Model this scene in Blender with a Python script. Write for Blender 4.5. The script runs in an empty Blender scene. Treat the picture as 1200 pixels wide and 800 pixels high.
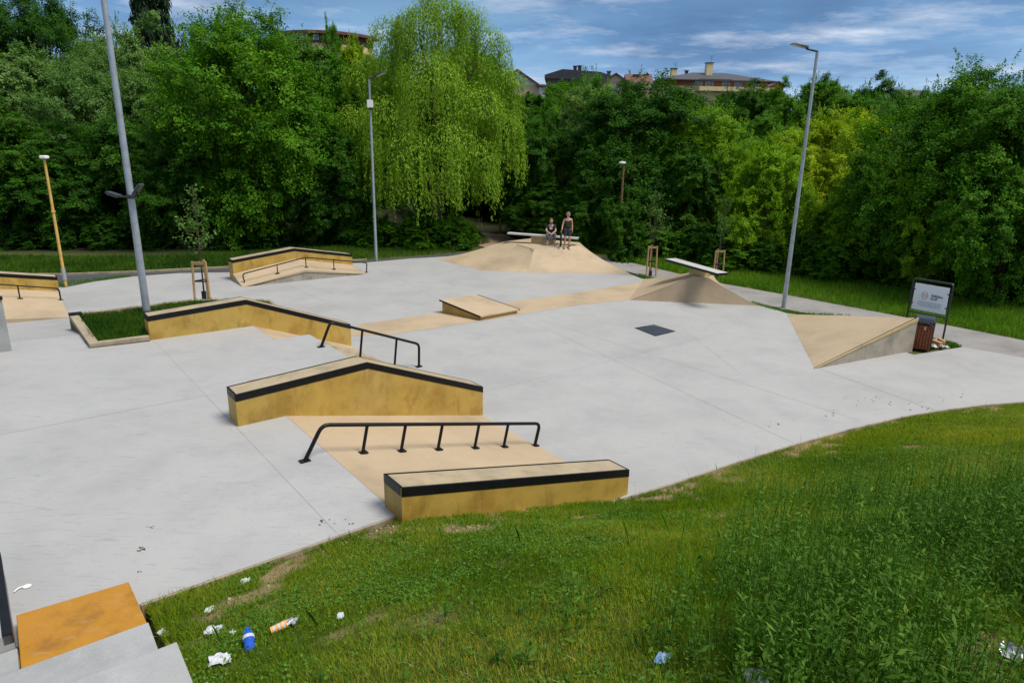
import bpy, bmesh, math, random
import numpy as np
from mathutils import Vector, Matrix, noise as mnoise

# ------------------------------------------------------------------ camera, sky, sun, exposure
SC = bpy.context.scene
COL = SC.collection
CH, CF, CP, CR = 5.6, 780.0, math.radians(16), math.radians(1.0)
_f = Vector((0, math.cos(CP), -math.sin(CP))); _u0 = Vector((0, math.sin(CP), math.cos(CP))); _r0 = Vector((1, 0, 0))
_r = math.cos(CR)*_r0 + math.sin(CR)*_u0; _u = -math.sin(CR)*_r0 + math.cos(CR)*_u0
cd = bpy.data.cameras.new('camera'); cam = bpy.data.objects.new('camera', cd); COL.objects.link(cam)
cam.matrix_world = Matrix(((_r.x, _u.x, -_f.x, 0), (_r.y, _u.y, -_f.y, 0), (_r.z, _u.z, -_f.z, CH), (0, 0, 0, 1)))
cd.sensor_width = 36; cd.lens = CF/1200*36; cd.clip_start = 0.1; cd.clip_end = 3000
SC.camera = cam

SUN_AZ, SUN_EL = math.radians(112), math.radians(62)       # azimuth clockwise from +Y
W = bpy.data.worlds.new('World'); SC.world = W; W.use_nodes = True
def build_world():
    nt = W.node_tree; nt.nodes.clear(); N = nt.nodes.new; L = nt.links.new
    out = N('ShaderNodeOutputWorld'); bg = N('ShaderNodeBackground'); bg.inputs[1].default_value = 0.1
    sky = N('ShaderNodeTexSky'); sky.sky_type = 'NISHITA'; sky.sun_disc = False
    sky.sun_elevation = SUN_EL; sky.sun_rotation = SUN_AZ; sky.air_density = 1.2; sky.dust_density = 0.6; sky.ozone_density = 2.5
    tc = N('ShaderNodeTexCoord'); sep = N('ShaderNodeSeparateXYZ'); L(tc.outputs['Generated'], sep.inputs[0])
    def m(op, a, b=None, clamp=False):
        n = N('ShaderNodeMath'); n.operation = op; n.use_clamp = clamp
        for i, v in enumerate((a, b)):
            if v is None: continue
            if isinstance(v, (int, float)): n.inputs[i].default_value = v
            else: L(v, n.inputs[i])
        return n.outputs[0]
    zc = m('MAXIMUM', sep.outputs[2], 0.0); zz = m('ADD', zc, 0.07)
    comb = N('ShaderNodeCombineXYZ'); L(m('DIVIDE', sep.outputs[0], zz), comb.inputs[0]); L(m('DIVIDE', sep.outputs[1], zz), comb.inputs[1])
    def nz(scale, det, rough, off, sy=1.0):
        mp = N('ShaderNodeMapping'); L(comb.outputs[0], mp.inputs[0]); mp.inputs['Location'].default_value = off; mp.inputs['Scale'].default_value = (1, sy, 1)
        t = N('ShaderNodeTexNoise'); L(mp.outputs[0], t.inputs['Vector']); t.inputs['Scale'].default_value = scale
        t.inputs['Detail'].default_value = det; t.inputs['Roughness'].default_value = rough; return t.outputs['Fac']
    def ramp(fac, stops):
        r = N('ShaderNodeValToRGB'); L(fac, r.inputs[0]); e = r.color_ramp.elements
        while len(e) > 1: e.remove(e[-1])
        e[0].position = stops[0][0]; e[0].color = (*stops[0][1], 1)
        for p, c in stops[1:]:
            x = e.new(p); x.color = (*c, 1)
        return r.outputs[0]
    def mix(f, a, b, mode='MIX'):
        n = N('ShaderNodeMix'); n.data_type = 'RGBA'; n.blend_type = mode
        if isinstance(f, (int, float)): n.inputs[0].default_value = f
        else: L(f, n.inputs[0])
        for i, v in ((6, a), (7, b)):
            if isinstance(v, tuple): n.inputs[i].default_value = (*v, 1)
            else: L(v, n.inputs[i])
        return n.outputs[2]
    # broad cloud layer: slate blue to pale grey blue, brighter towards the zenith as an overcast sky is
    g = ramp(zc, [(0.0, (3.3, 4.6, 6.8)), (0.07, (2.3, 4.1, 7.0)), (0.15, (1.5, 3.2, 5.9)), (0.21, (1.0, 2.1, 4.0)), (0.30, (2.2, 3.0, 4.4)), (0.5, (4.6, 5.1, 5.8)), (1.0, (6.6, 7.0, 7.5))])
    n1 = nz(0.55, 6, .58, (3.1, 1.7, 0), 1.0)
    dark = ramp(n1, [(0.34, (.42, .55, .68)), (0.48, (.85, .92, .97)), (0.62, (1.40, 1.28, 1.15))])
    layer = mix(1.0, g, dark, 'MULTIPLY')
    base = mix(0.80, sky.outputs[0], layer)
    n2 = nz(1.0, 10, .64, (7.4, 2.2, 0), 1.25)
    wmask = ramp(n2, [(0.49, (0, 0, 0)), (0.60, (.32, .32, .32)), (0.72, (.85, .85, .85))])
    wh = mix(wmask, base, (7.2, 7.8, 8.8))
    L(wh, bg.inputs[0]); L(bg.outputs[0], out.inputs[0])
build_world()
sl = bpy.data.lights.new('sun', 'SUN'); sun = bpy.data.objects.new('sun', sl); COL.objects.link(sun)
sl.energy = 4.2; sl.angle = math.radians(24); sl.color = (1.0, .94, .84)
sdir = Vector((math.sin(SUN_AZ)*math.cos(SUN_EL), math.cos(SUN_AZ)*math.cos(SUN_EL), math.sin(SUN_EL)))
sun.rotation_euler = (-sdir).to_track_quat('-Z', 'Y').to_euler(); sun.location = (20, 10, 40)
SC.view_settings.view_transform = 'Standard'; SC.view_settings.look = 'None'; SC.view_settings.exposure = 0.12; SC.view_settings.gamma = 1
SC.view_settings.use_curve_mapping = False
SC.render.engine = 'CYCLES'

# ------------------------------------------------------------------ coordinates
TH = math.radians(38.0); CA, SA = math.cos(TH), math.sin(TH)
def G(s, t, z=0.0): return (s*CA - t*SA, s*SA + t*CA, z)          # park grid -> world
def toST(x, y): return x*CA + y*SA, -x*SA + y*CA
def P(u, v, z=0.0):                                               # surveyed point of the photo on level z
    d = _r*((u-600)/CF) + _u*((400-v)/CF) + _f
    k = (z-CH)/d.z; return (d.x*k, d.y*k, z)
def D(u, v, y):                                                   # surveyed point at distance y
    d = _r*((u-600)/CF) + _u*((400-v)/CF) + _f
    k = y/d.y; return (d.x*k, y, CH + d.z*k)
def project(X):
    X = np.asarray(X); q = X - np.array([0, 0, CH]); R = np.array([_r, _u, _f]); c = q @ R.T
    return 600+CF*c[:, 0]/c[:, 2], 400-CF*c[:, 1]/c[:, 2], c[:, 2]

# ------------------------------------------------------------------ materials
def new_mat(name):
    m = bpy.data.materials.new(name); m.use_nodes = True; nt = m.node_tree; nt.nodes.clear()
    out = nt.nodes.new('ShaderNodeOutputMaterial'); return m, nt, out
def ramp_node(nt, fac, stops):
    r = nt.nodes.new('ShaderNodeValToRGB'); nt.links.new(fac, r.inputs[0]); e = r.color_ramp.elements
    while len(e) > 1: e.remove(e[-1])
    e[0].position = stops[0][0]; e[0].color = (*stops[0][1], 1)
    for p, c in stops[1:]:
        x = e.new(p); x.color = (*c, 1)
    return r.outputs[0]
def noise_node(nt, scale, det=6, rough=.6, stretch=(1, 1, 1), dist=0.0, rot=0.0, off=(0, 0, 0)):
    tc = nt.nodes.new('ShaderNodeNewGeometry'); mp = nt.nodes.new('ShaderNodeMapping'); nt.links.new(tc.outputs['Position'], mp.inputs[0])
    mp.inputs['Scale'].default_value = stretch; mp.inputs['Rotation'].default_value = (0, 0, rot); mp.inputs['Location'].default_value = off
    n = nt.nodes.new('ShaderNodeTexNoise'); nt.links.new(mp.outputs[0], n.inputs['Vector'])
    n.inputs['Scale'].default_value = scale; n.inputs['Detail'].default_value = det; n.inputs['Roughness'].default_value = rough; n.inputs['Distortion'].default_value = dist
    return n.outputs['Fac']
def mixn(nt, f, a, b, mode='MIX'):
    n = nt.nodes.new('ShaderNodeMix'); n.data_type = 'RGBA'; n.blend_type = mode
    if isinstance(f, (int, float)): n.inputs[0].default_value = f
    else: nt.links.new(f, n.inputs[0])
    for i, v in ((6, a), (7, b)):
        if isinstance(v, tuple): n.inputs[i].default_value = (*v, 1)
        else: nt.links.new(v, n.inputs[i])
    return n.outputs[2]
def surf(name, col, rough=.6, var=.15, scale=3.0, metal=0.0, bump=0.0, bscale=60, layers=(), spec=.5, trans=0.0, alpha=1.0, tone2=None, rot=0.0, fine=.08):
    """col mottled towards tone2 at `scale`, fine speckle on top; layers = (scale, stretch, threshold lo, hi, colour, amount)"""
    m, nt, out = new_mat(name); b = nt.nodes.new('ShaderNodeBsdfPrincipled'); nt.links.new(b.outputs[0], out.inputs[0])
    t2 = tone2 or tuple(c*(1-var*2) for c in col); t3 = tuple(min(1, c*(1+var)) for c in col)
    c = ramp_node(nt, noise_node(nt, scale, 7, .62), [(.3, t2), (.5, col), (.72, t3)])
    if fine:
        f = ramp_node(nt, noise_node(nt, 90, 3, .7), [(.3, (1-fine*2,)*3), (.5, (1, 1, 1)), (.7, (1+fine,)*3)])
        c = mixn(nt, 1.0, c, f, 'MULTIPLY')
    for (sc, st, lo, hi, lc, am) in layers:
        f = ramp_node(nt, noise_node(nt, sc, 8, .65, st, .3, rot, (sc, 2.3*sc, 0)), [(lo, (0, 0, 0)), (hi, (am, am, am))])
        c = mixn(nt, f, c, lc)
    nt.links.new(c, b.inputs['Base Color'])
    b.inputs['Roughness'].default_value = rough; b.inputs['Metallic'].default_value = metal; b.inputs['Specular IOR Level'].default_value = spec
    b.inputs['Transmission Weight'].default_value = trans; b.inputs['Alpha'].default_value = alpha
    if bump:
        bn = nt.nodes.new('ShaderNodeBump'); bn.inputs['Strength'].default_value = bump; bn.inputs['Distance'].default_value = .01
        nt.links.new(noise_node(nt, bscale, 5, .7), bn.inputs['Height']); nt.links.new(bn.outputs[0], b.inputs['Normal'])
    return m
def leaf_mat(name, c1, c2, c3, tr=.3, rough=.55):
    m, nt, out = new_mat(name); at = nt.nodes.new('ShaderNodeAttribute'); at.attribute_name = 'var'
    oi = nt.nodes.new('ShaderNodeObjectInfo')
    c = ramp_node(nt, at.outputs['Fac'], [(0.0, c1), (.5, c2), (1.0, c3)])
    f = ramp_node(nt, oi.outputs['Random'], [(0, (.82, .9, .8)), (.5, (1, 1, 1)), (1, (1.15, 1.08, .9))])
    c = mixn(nt, 1.0, c, f, 'MULTIPLY')
    d = nt.nodes.new('ShaderNodeBsdfPrincipled'); nt.links.new(c, d.inputs['Base Color']); d.inputs['Roughness'].default_value = rough; d.inputs['Specular IOR Level'].default_value = .12
    t = nt.nodes.new('ShaderNodeBsdfTranslucent'); nt.links.new(mixn(nt, 1.0, c, (1.1, 1.25, .5), 'MULTIPLY'), t.inputs[0])
    ms = nt.nodes.new('ShaderNodeMixShader'); ms.inputs[0].default_value = tr
    nt.links.new(d.outputs[0], ms.inputs[1]); nt.links.new(t.outputs[0], ms.inputs[2]); nt.links.new(ms.outputs[0], out.inputs[0]); return m

M = {}
M['floor'] = surf('grey_concrete', (.335, .331, .332), .55, .07, .35, bump=.12, bscale=45, fine=.05, rot=.5,
    layers=[(.9, (1, 1, 1), .48, .68, (.275, .275, .284), .6), (2.2, (1, 4, 1), .60, .70, (.215, .217, .23), .5), (5, (1, 1, 1), .66, .72, (.36, .355, .34), .5), (3.2, (1, 14, 1), .59, .64, (.19, .19, .195), .5), (9, (7, 1, 1), .62, .67, (.16, .16, .165), .5), (1.1, (1, 1, 1), .60, .62, (.335, .332, .325), .4), (22, (1, 5, 1), .68, .72, (.09, .085, .08), .6), (14, (1, 2.5, 1), .70, .74, (.14, .13, .13), .7)])
M['tan'] = surf('tan_concrete', (.385, .295, .195), .6, .13, .6, bump=.12, fine=.05,
    layers=[(1.3, (1, 1, 1), .52, .74, (.34, .255, .155), .6), (4, (1, 3, 1), .62, .72, (.43, .35, .245), .6), (5, (9, 1, 1), .62, .67, (.30, .23, .15), .45), (12, (1, 1, 1), .69, .74, (.2, .16, .11), .55)])
M['ochre'] = surf('ochre_stained_concrete', (.40, .262, .052), .55, .2, 1.6, bump=.3, bscale=30, tone2=(.27, .155, .020), fine=.06,
    layers=[(.9, (1, 1, .6), .50, .68, (.46, .32, .10), .7), (2.6, (1, 1, .4), .54, .68, (.17, .095, .014), .6), (4, (8, 8, .6), .62, .70, (.14, .08, .015), .5), (7, (1, 1, 2), .66, .74, (.07, .045, .015), .6)])
M['cap'] = surf('worn_cap_concrete', (.34, .27, .175), .55, .15, 2.5, fine=.08, layers=[(3, (1, 1, 1), .55, .7, (.25, .22, .18), .6)])
M['panel'] = surf('raw_panel_concrete', (.30, .27, .22), .7, .2, 1.5, bump=.3, bscale=25, layers=[(2.5, (4, 4, .5), .5, .68, (.19, .17, .14), .7), (1.2, (1, 1, 1), .55, .7, (.38, .35, .30), .6)])
M['kerb'] = surf('kerb_concrete', (.30, .25, .17), .7, .2, 3, bump=.3, layers=[(6, (1, 1, 1), .55, .68, (.2, .16, .1), .7)])
M['slabside'] = surf('slab_side', (.26, .20, .13), .8, .25, 5, bump=.4, bscale=40)
M['steps'] = surf('step_concrete', (.30, .305, .31), .6, .12, 1.4, bump=.15, layers=[(1.7, (1, 1, 1), .5, .66, (.235, .24, .25), .6), (6, (1, 1, 1), .66, .73, (.2, .19, .17), .6)])
M['orange'] = surf('orange_painted_tread', (.36, .165, .010), .45, .15, 2.5, bump=.15, tone2=(.22, .095, .010), layers=[(3.5, (1, 2.4, 1), .54, .68, (.37, .20, .07), .8), (9, (1, 3, 1), .64, .70, (.20, .10, .02), .6)], rot=.6)
M['steel'] = surf('black_steel', (.006, .0065, .008), .42, .2, 8, metal=.0, fine=.1, spec=.25, layers=[(14, (1, 1, 1), .66, .74, (.09, .09, .1), .6)])
M['galv'] = surf('galvanised_steel', (.34, .38, .43), .42, .12, 5, metal=.35, fine=.05)
M['plate'] = surf('slate_steel_plate', (.045, .06, .085), .4, .12, 4, metal=.4)
M['asphalt'] = surf('asphalt_path', (.22, .21, .205), .85, .15, .8, bump=.3, bscale=80, fine=.15, layers=[(2.5, (1, 1, 1), .55, .7, (.27, .25, .23), .6)])
M['asphalt_dark'] = surf('dark_asphalt', (.045, .046, .055), .85, .15, 1, bump=.3, bscale=80, fine=.15)
M['dirtpath'] = surf('dirt_path', (.33, .22, .15), .9, .25, 1.2, bump=.3, bscale=30)
M['wood'] = surf('stake_wood', (.42, .27, .12), .7, .2, 8, fine=.1)
M['bark'] = surf('bark', (.07, .052, .036), .85, .3, 6, bump=.4, bscale=20)
M['rubber'] = surf('black_rubber', (.015, .015, .017), .6)
M['yellow_paint'] = surf('yellow_pole_paint', (.58, .36, .09), .5, .12, 6)
M['white'] = surf('white_plastic', (.78, .78, .78), .4, .06, 8, fine=0)
M['lampglass'] = surf('lamp_diffuser', (.6, .62, .64), .2, .05, 8, fine=0)
M['binwood'] = surf('bin_slats', (.22, .052, .018), .5, .25, 14, fine=.1)
M['dark_metal'] = surf('dark_painted_metal', (.022, .026, .03), .4, .15, 6)
M['signwhite'] = surf('sign_panel', (.78, .81, .88), .4, .03, 4, fine=0)
M['navy'] = surf('navy_print', (.012, .02, .10), .5, fine=0)
M['logo_gold'] = surf('gold_print', (.55, .42, .22), .5, fine=0); M['logo_pink'] = surf('pink_print', (.60, .38, .42), .5, fine=0)
M['smallprint'] = surf('grey_blue_print', (.22, .26, .42), .5, fine=0)
M['soil'] = surf('soil', (.12, .085, .05), .9, .3, 3, bump=.5)

# ------------------------------------------------------------------ mesh helpers
class MB:
    def __init__(s): s.v = []; s.f = []
    def poly(s, pts):
        i = len(s.v); s.v += [tuple(p) for p in pts]; s.f.append(tuple(range(i, i+len(pts)))); return s
    def prism(s, bot, top):
        i = len(s.v); n = len(bot); s.v += [tuple(p) for p in bot] + [tuple(p) for p in top]
        s.f.append(tuple(range(i+n-1, i-1, -1))); s.f.append(tuple(range(i+n, i+2*n)))
        for k in range(n): s.f.append((i+k, i+(k+1) % n, i+n+(k+1) % n, i+n+k))
        return s
    def box(s, c, size, rz=0.0, mat=None):
        x, y, z = (d/2 for d in size); R = Matrix.Rotation(rz, 3, 'Z') if mat is None else mat; c = Vector(c)
        q = [(-x, -y), (x, -y), (x, y), (-x, y)]
        return s.prism([c+R @ Vector((a, b, -z)) for a, b in q], [c+R @ Vector((a, b, z)) for a, b in q])
    def bar(s, a, b, w, h, up=(0, 0, 1)):
        a = Vector(a); b = Vector(b); d = (b-a).normalized(); up = Vector(up)
        if abs(d.dot(up)) > .95: up = Vector((1, 0, 0))
        r = d.cross(up).normalized()*(w/2); u = r.cross(d).normalized()*(h/2)
        return s.prism([a-r-u, a+r-u, a+r+u, a-r+u][::-1], [b-r-u, b+r-u, b+r+u, b-r+u][::-1])
    def tube(s, path, r, n=10, cap=True):
        path = [Vector(p) for p in path]; rs = r if isinstance(r, (list, tuple)) else [r]*len(path)
        i0 = len(s.v); nrm = None
        for k, p in enumerate(path):
            d = ((path[min(k+1, len(path)-1)]-p).normalized() + (p-path[max(k-1, 0)]).normalized()).normalized()
            if nrm is None:
                nrm = d.orthogonal().normalized()
            nrm = (nrm - d*nrm.dot(d)).normalized(); bn = d.cross(nrm)
            for j in range(n):
                a = 2*math.pi*j/n; s.v.append(tuple(p + (nrm*math.cos(a)+bn*math.sin(a))*rs[k]))
        for k in range(len(path)-1):
            for j in range(n):
                a = i0+k*n+j; b = i0+k*n+(j+1) % n; s.f.append((a, b, b+n, a+n))
        if cap:
            s.f.append(tuple(range(i0+n-1, i0-1, -1))); m = i0+(len(path)-1)*n; s.f.append(tuple(range(m, m+n)))
        return s
    def lathe(s, c, prof, n=16, axis=None):
        R = Matrix.Identity(3) if axis is None else Vector((0, 0, 1)).rotation_difference(Vector(axis)).to_matrix(); c = Vector(c); i0 = len(s.v)
        for (r, z) in prof:
            for j in range(n):
                a = 2*math.pi*j/n; s.v.append(tuple(c + R @ Vector((r*math.cos(a), r*math.sin(a), z))))
        for k in range(len(prof)-1):
            for j in range(n):
                a = i0+k*n+j; b = i0+k*n+(j+1) % n; s.f.append((a, b, b+n, a+n))
        s.f.append(tuple(range(i0+n-1, i0-1, -1))); m = i0+(len(prof)-1)*n; s.f.append(tuple(range(m, m+n)))
        return s
    def build(s, name, mat, parent=None, smooth=False, bevel=0.0, origin=None):
        v = np.array(s.v, float)
        if parent is not None: o = np.array(world_loc(parent))
        elif origin is not None: o = np.array(origin)
        else: o = np.array([v[:, 0].mean(), v[:, 1].mean(), v[:, 2].min()])
        me = bpy.data.meshes.new(name); me.from_pydata([tuple(p) for p in (v-o)], [], s.f); me.update()
        bm = bmesh.new(); bm.from_mesh(me)
        if bevel:
            bmesh.ops.remove_doubles(bm, verts=bm.verts, dist=.0005)
        bmesh.ops.recalc_face_normals(bm, faces=bm.faces)
        if bevel:
            es = [e for e in bm.edges if len(e.link_faces) == 2 and e.calc_face_angle(0) > .4]
            bmesh.ops.bevel(bm, geom=es, offset=bevel, segments=2, affect='EDGES', profile=.6, clamp_overlap=True)
        bm.to_mesh(me); bm.free()
        if smooth:
            me.polygons.foreach_set('use_smooth', [True]*len(me.polygons))
            try: me.set_sharp_from_angle(angle=math.radians(45))
            except Exception: pass
        me.materials.append(mat); ob = bpy.data.objects.new(name, me); COL.objects.link(ob)
        if parent is not None: ob.parent = parent
        else: ob.location = o
        return ob
def world_loc(o):
    l = Vector(o.location); 
    while o.parent: o = o.parent; l = l + Vector(o.location)
    return l
def tag(o, label, cat, group=None, kind=None):
    if label: o['label'] = label
    if cat: o['category'] = cat
    if group: o['group'] = group
    if kind: o['kind'] = kind
    return o
def thing(name, loc, label, cat, group=None):
    o = bpy.data.objects.new(name, None); COL.objects.link(o); o.location = loc; o.empty_display_size = .2; return tag(o, label, cat, group)
def struct(o): o['kind'] = 'structure'; return o
def copy_tree(o, parent=None):
    c = o.copy(); COL.objects.link(c); c.parent = parent
    for ch in list(o.children): copy_tree(ch, c)
    return c
def quads_mesh(name, V, var=None, tri=False):
    """V: (n,4,3) array of quads -> mesh with per-vertex float attribute var (n,)"""
    k = V.shape[1]; n = V.shape[0]; me = bpy.data.meshes.new(name)
    me.vertices.add(n*k); me.vertices.foreach_set('co', np.ascontiguousarray(V, dtype=np.float32).ravel())
    me.loops.add(n*k); me.loops.foreach_set('vertex_index', np.arange(n*k, dtype=np.int32))
    me.polygons.add(n); me.polygons.foreach_set('loop_start', np.arange(0, n*k, k, dtype=np.int32)); me.polygons.foreach_set('loop_total', np.full(n, k, dtype=np.int32))
    if var is not None:
        a = me.attributes.new('var', 'FLOAT', 'POINT'); a.data.foreach_set('value', np.repeat(np.clip(var, 0, 1), k).astype(np.float32))
    me.update(); me.validate(); return me
def link_mesh(name, me, mat, parent=None, loc=None):
    if mat and not me.materials: me.materials.append(mat)
    o = bpy.data.objects.new(name, me); COL.objects.link(o)
    if parent: o.parent = parent
    if loc is not None: o.location = loc
    return o
def vnoise(x, y, seed=0):
    """smooth value noise on arrays"""
    xi = np.floor(x).astype(np.int64); yi = np.floor(y).astype(np.int64); fx = x-xi; fy = y-yi; fx = fx*fx*(3-2*fx); fy = fy*fy*(3-2*fy)
    def h(a, b):
        n = (a*374761393 + b*668265263 + seed*1442695041) & 0xffffffff; n = ((n ^ (n >> 13))*1274126177) & 0xffffffff; return ((n ^ (n >> 16)) & 0xffff)/65535.0
    return (h(xi, yi)*(1-fx)+h(xi+1, yi)*fx)*(1-fy) + (h(xi, yi+1)*(1-fx)+h(xi+1, yi+1)*fx)*fy
def fbm(x, y, seed=0, o=4):
    r = 0; a = .5; t = 0
    for i in range(o): r = r + a*vnoise(x*2**i, y*2**i, seed+i); t += a; a *= .5
    return r/t

# ------------------------------------------------------------------ terrain
ED_S = np.array([-40, 0, 3.6, 7.9, 8.86, 12.14, 15.63, 17.9, 19.0, 21.5, 26, 60]); ED_T = np.array([7.02, 7.02, 6.98, 6.72, 6.6, 6.23, 5.57, 4.8, 4.25, 2.9, 0.2, -21])
def edge_t(s): return np.interp(s, ED_S, ED_T)
def ground_z(x, y):
    x = np.asarray(x, float); y = np.asarray(y, float); s = x*CA+y*SA; t = -x*SA+y*CA
    d = edge_t(s) - t
    e = .93 - 1.0*np.clip((s-3.6)/(4.25+.5*np.clip(d, 0, 8)), 0, 1)
    rise = np.where(d > 0, .36*d - .10*(1-np.exp(-d/.6)), 0); rise = np.minimum(rise, 4.2+.05*d)
    bumps = (fbm(x*.9+5, y*.9, 3)-.5)*.22*np.clip(d/1.5, 0, 1)
    zn = e + rise + bumps
    stair = (s < .62)
    zn = np.where((d > -.02), zn, -.065)
    hill = 10.5*(lambda q: q*q*(3-2*q))(np.clip((y-44)/75, 0, 1)) - .05*np.clip(y-175, 0, 400)
    left = 0.0
    back = -.065 + hill + np.where(y > 25, (fbm(x*.25, y*.25, 9)-.5)*.35*np.clip((y-44)/10, 0, 1), 0)
    right = np.clip(x-18-(y-21)*(-.2), 0, 30)*.03
    return np.where(d > -.02, zn, back+right*(y > 18))
def gz(x, y): return float(ground_z(np.array([x]), np.array([y]))[0])
def build_ground():
    fine = .16
    xs = np.unique(np.concatenate([np.linspace(-900, -80, 12), np.linspace(-80, -14, 34), np.arange(-14, 22, fine), np.linspace(22, 80, 30), np.linspace(80, 900, 12)]))
    ys = np.unique(np.concatenate([np.linspace(-400, -12, 14), np.arange(-12, -1, .8), np.arange(-1, 19, fine), np.linspace(19, 60, 60), np.linspace(60, 160, 40), np.linspace(160, 1500, 12)]))
    X, Y = np.meshgrid(xs, ys); Z = ground_z(X.ravel(), Y.ravel()).reshape(X.shape)
    s = X*CA+Y*SA; t = -X*SA+Y*CA
    Z = np.where((s < .62) & (edge_t(s)-t > -.02) & (t > -6), np.minimum(Z, .62+np.clip(7-t, 0, 20)*.36-.30), Z)   # cut under the stairs
    V = np.stack([X, Y, Z], -1).reshape(-1, 3); nx = len(xs); ny = len(ys)
    idx = np.arange(nx*ny).reshape(ny, nx); F = np.stack([idx[:-1, :-1], idx[:-1, 1:], idx[1:, 1:], idx[1:, :-1]], -1).reshape(-1, 4)
    me = bpy.data.meshes.new('ground'); me.vertices.add(len(V)); me.vertices.foreach_set('co', V.astype(np.float32).ravel())
    me.loops.add(F.size); me.loops.foreach_set('vertex_index', F.astype(np.int32).ravel()); me.polygons.add(len(F))
    me.polygons.foreach_set('loop_start', np.arange(0, F.size, 4, dtype=np.int32)); me.polygons.foreach_set('loop_total', np.full(len(F), 4, dtype=np.int32))
    me.polygons.foreach_set('use_smooth', np.ones(len(F), dtype=bool))
    a = me.attributes.new('bare', 'FLOAT', 'POINT'); a.data.foreach_set('value', bare(V[:, 0], V[:, 1]).astype(np.float32))
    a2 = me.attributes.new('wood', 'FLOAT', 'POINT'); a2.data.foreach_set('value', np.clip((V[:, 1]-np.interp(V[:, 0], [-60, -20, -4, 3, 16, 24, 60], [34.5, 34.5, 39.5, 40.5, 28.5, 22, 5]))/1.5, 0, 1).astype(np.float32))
    me.update()
    m, nt, out = new_mat('grass_ground'); b = nt.nodes.new('ShaderNodeBsdfPrincipled'); nt.links.new(b.outputs[0], out.inputs[0]); b.inputs['Roughness'].default_value = .9; b.inputs['Specular IOR Level'].default_value = .2
    g = ramp_node(nt, noise_node(nt, 1.6, 8, .7), [(.3, (.025, .055, .008)), (.5, (.055, .085, .014)), (.7, (.10, .10, .03))])
    br = ramp_node(nt, noise_node(nt, 5, 8, .7), [(.3, (.16, .105, .055)), (.55, (.27, .19, .11)), (.75, (.36, .27, .17))])
    at = nt.nodes.new('ShaderNodeAttribute'); at.attribute_name = 'bare'
    f = ramp_node(nt, at.outputs['Fac'], [(.25, (.05,)*3), (.75, (1, 1, 1))])
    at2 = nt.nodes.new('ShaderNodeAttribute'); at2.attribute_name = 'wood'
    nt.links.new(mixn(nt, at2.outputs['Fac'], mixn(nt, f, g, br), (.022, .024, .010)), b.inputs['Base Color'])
    bn = nt.nodes.new('ShaderNodeBump'); bn.inputs['Strength'].default_value = .8; bn.inputs['Distance'].default_value = .05
    nt.links.new(noise_node(nt, 14, 6, .7), bn.inputs['Height']); nt.links.new(bn.outputs[0], b.inputs['Normal'])
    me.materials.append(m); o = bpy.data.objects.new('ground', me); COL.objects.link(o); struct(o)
def bare(x, y):
    s = x*CA+y*SA; t = -x*SA+y*CA; d = edge_t(s)-t
    n = fbm(x*1.1, y*1.1, 21); n2 = fbm(x*3.1, y*3.1, 5)
    edge = np.exp(-np.clip(d, 0, 9)/.55)
    left = -.35*np.clip((4.5-s)/4, 0, 1)+1.3*np.clip((s-8)/3, 0, 1)*np.clip((2.2-d)/1.5, 0, 1)
    v = np.clip((n-.665+.34*edge*(.4+n2)+.07*left)*6, 0, 1)*np.clip((n2-.36)*5, 0, 1)
    return np.where((d > -.3) & (d < 9), v, .0)

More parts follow.
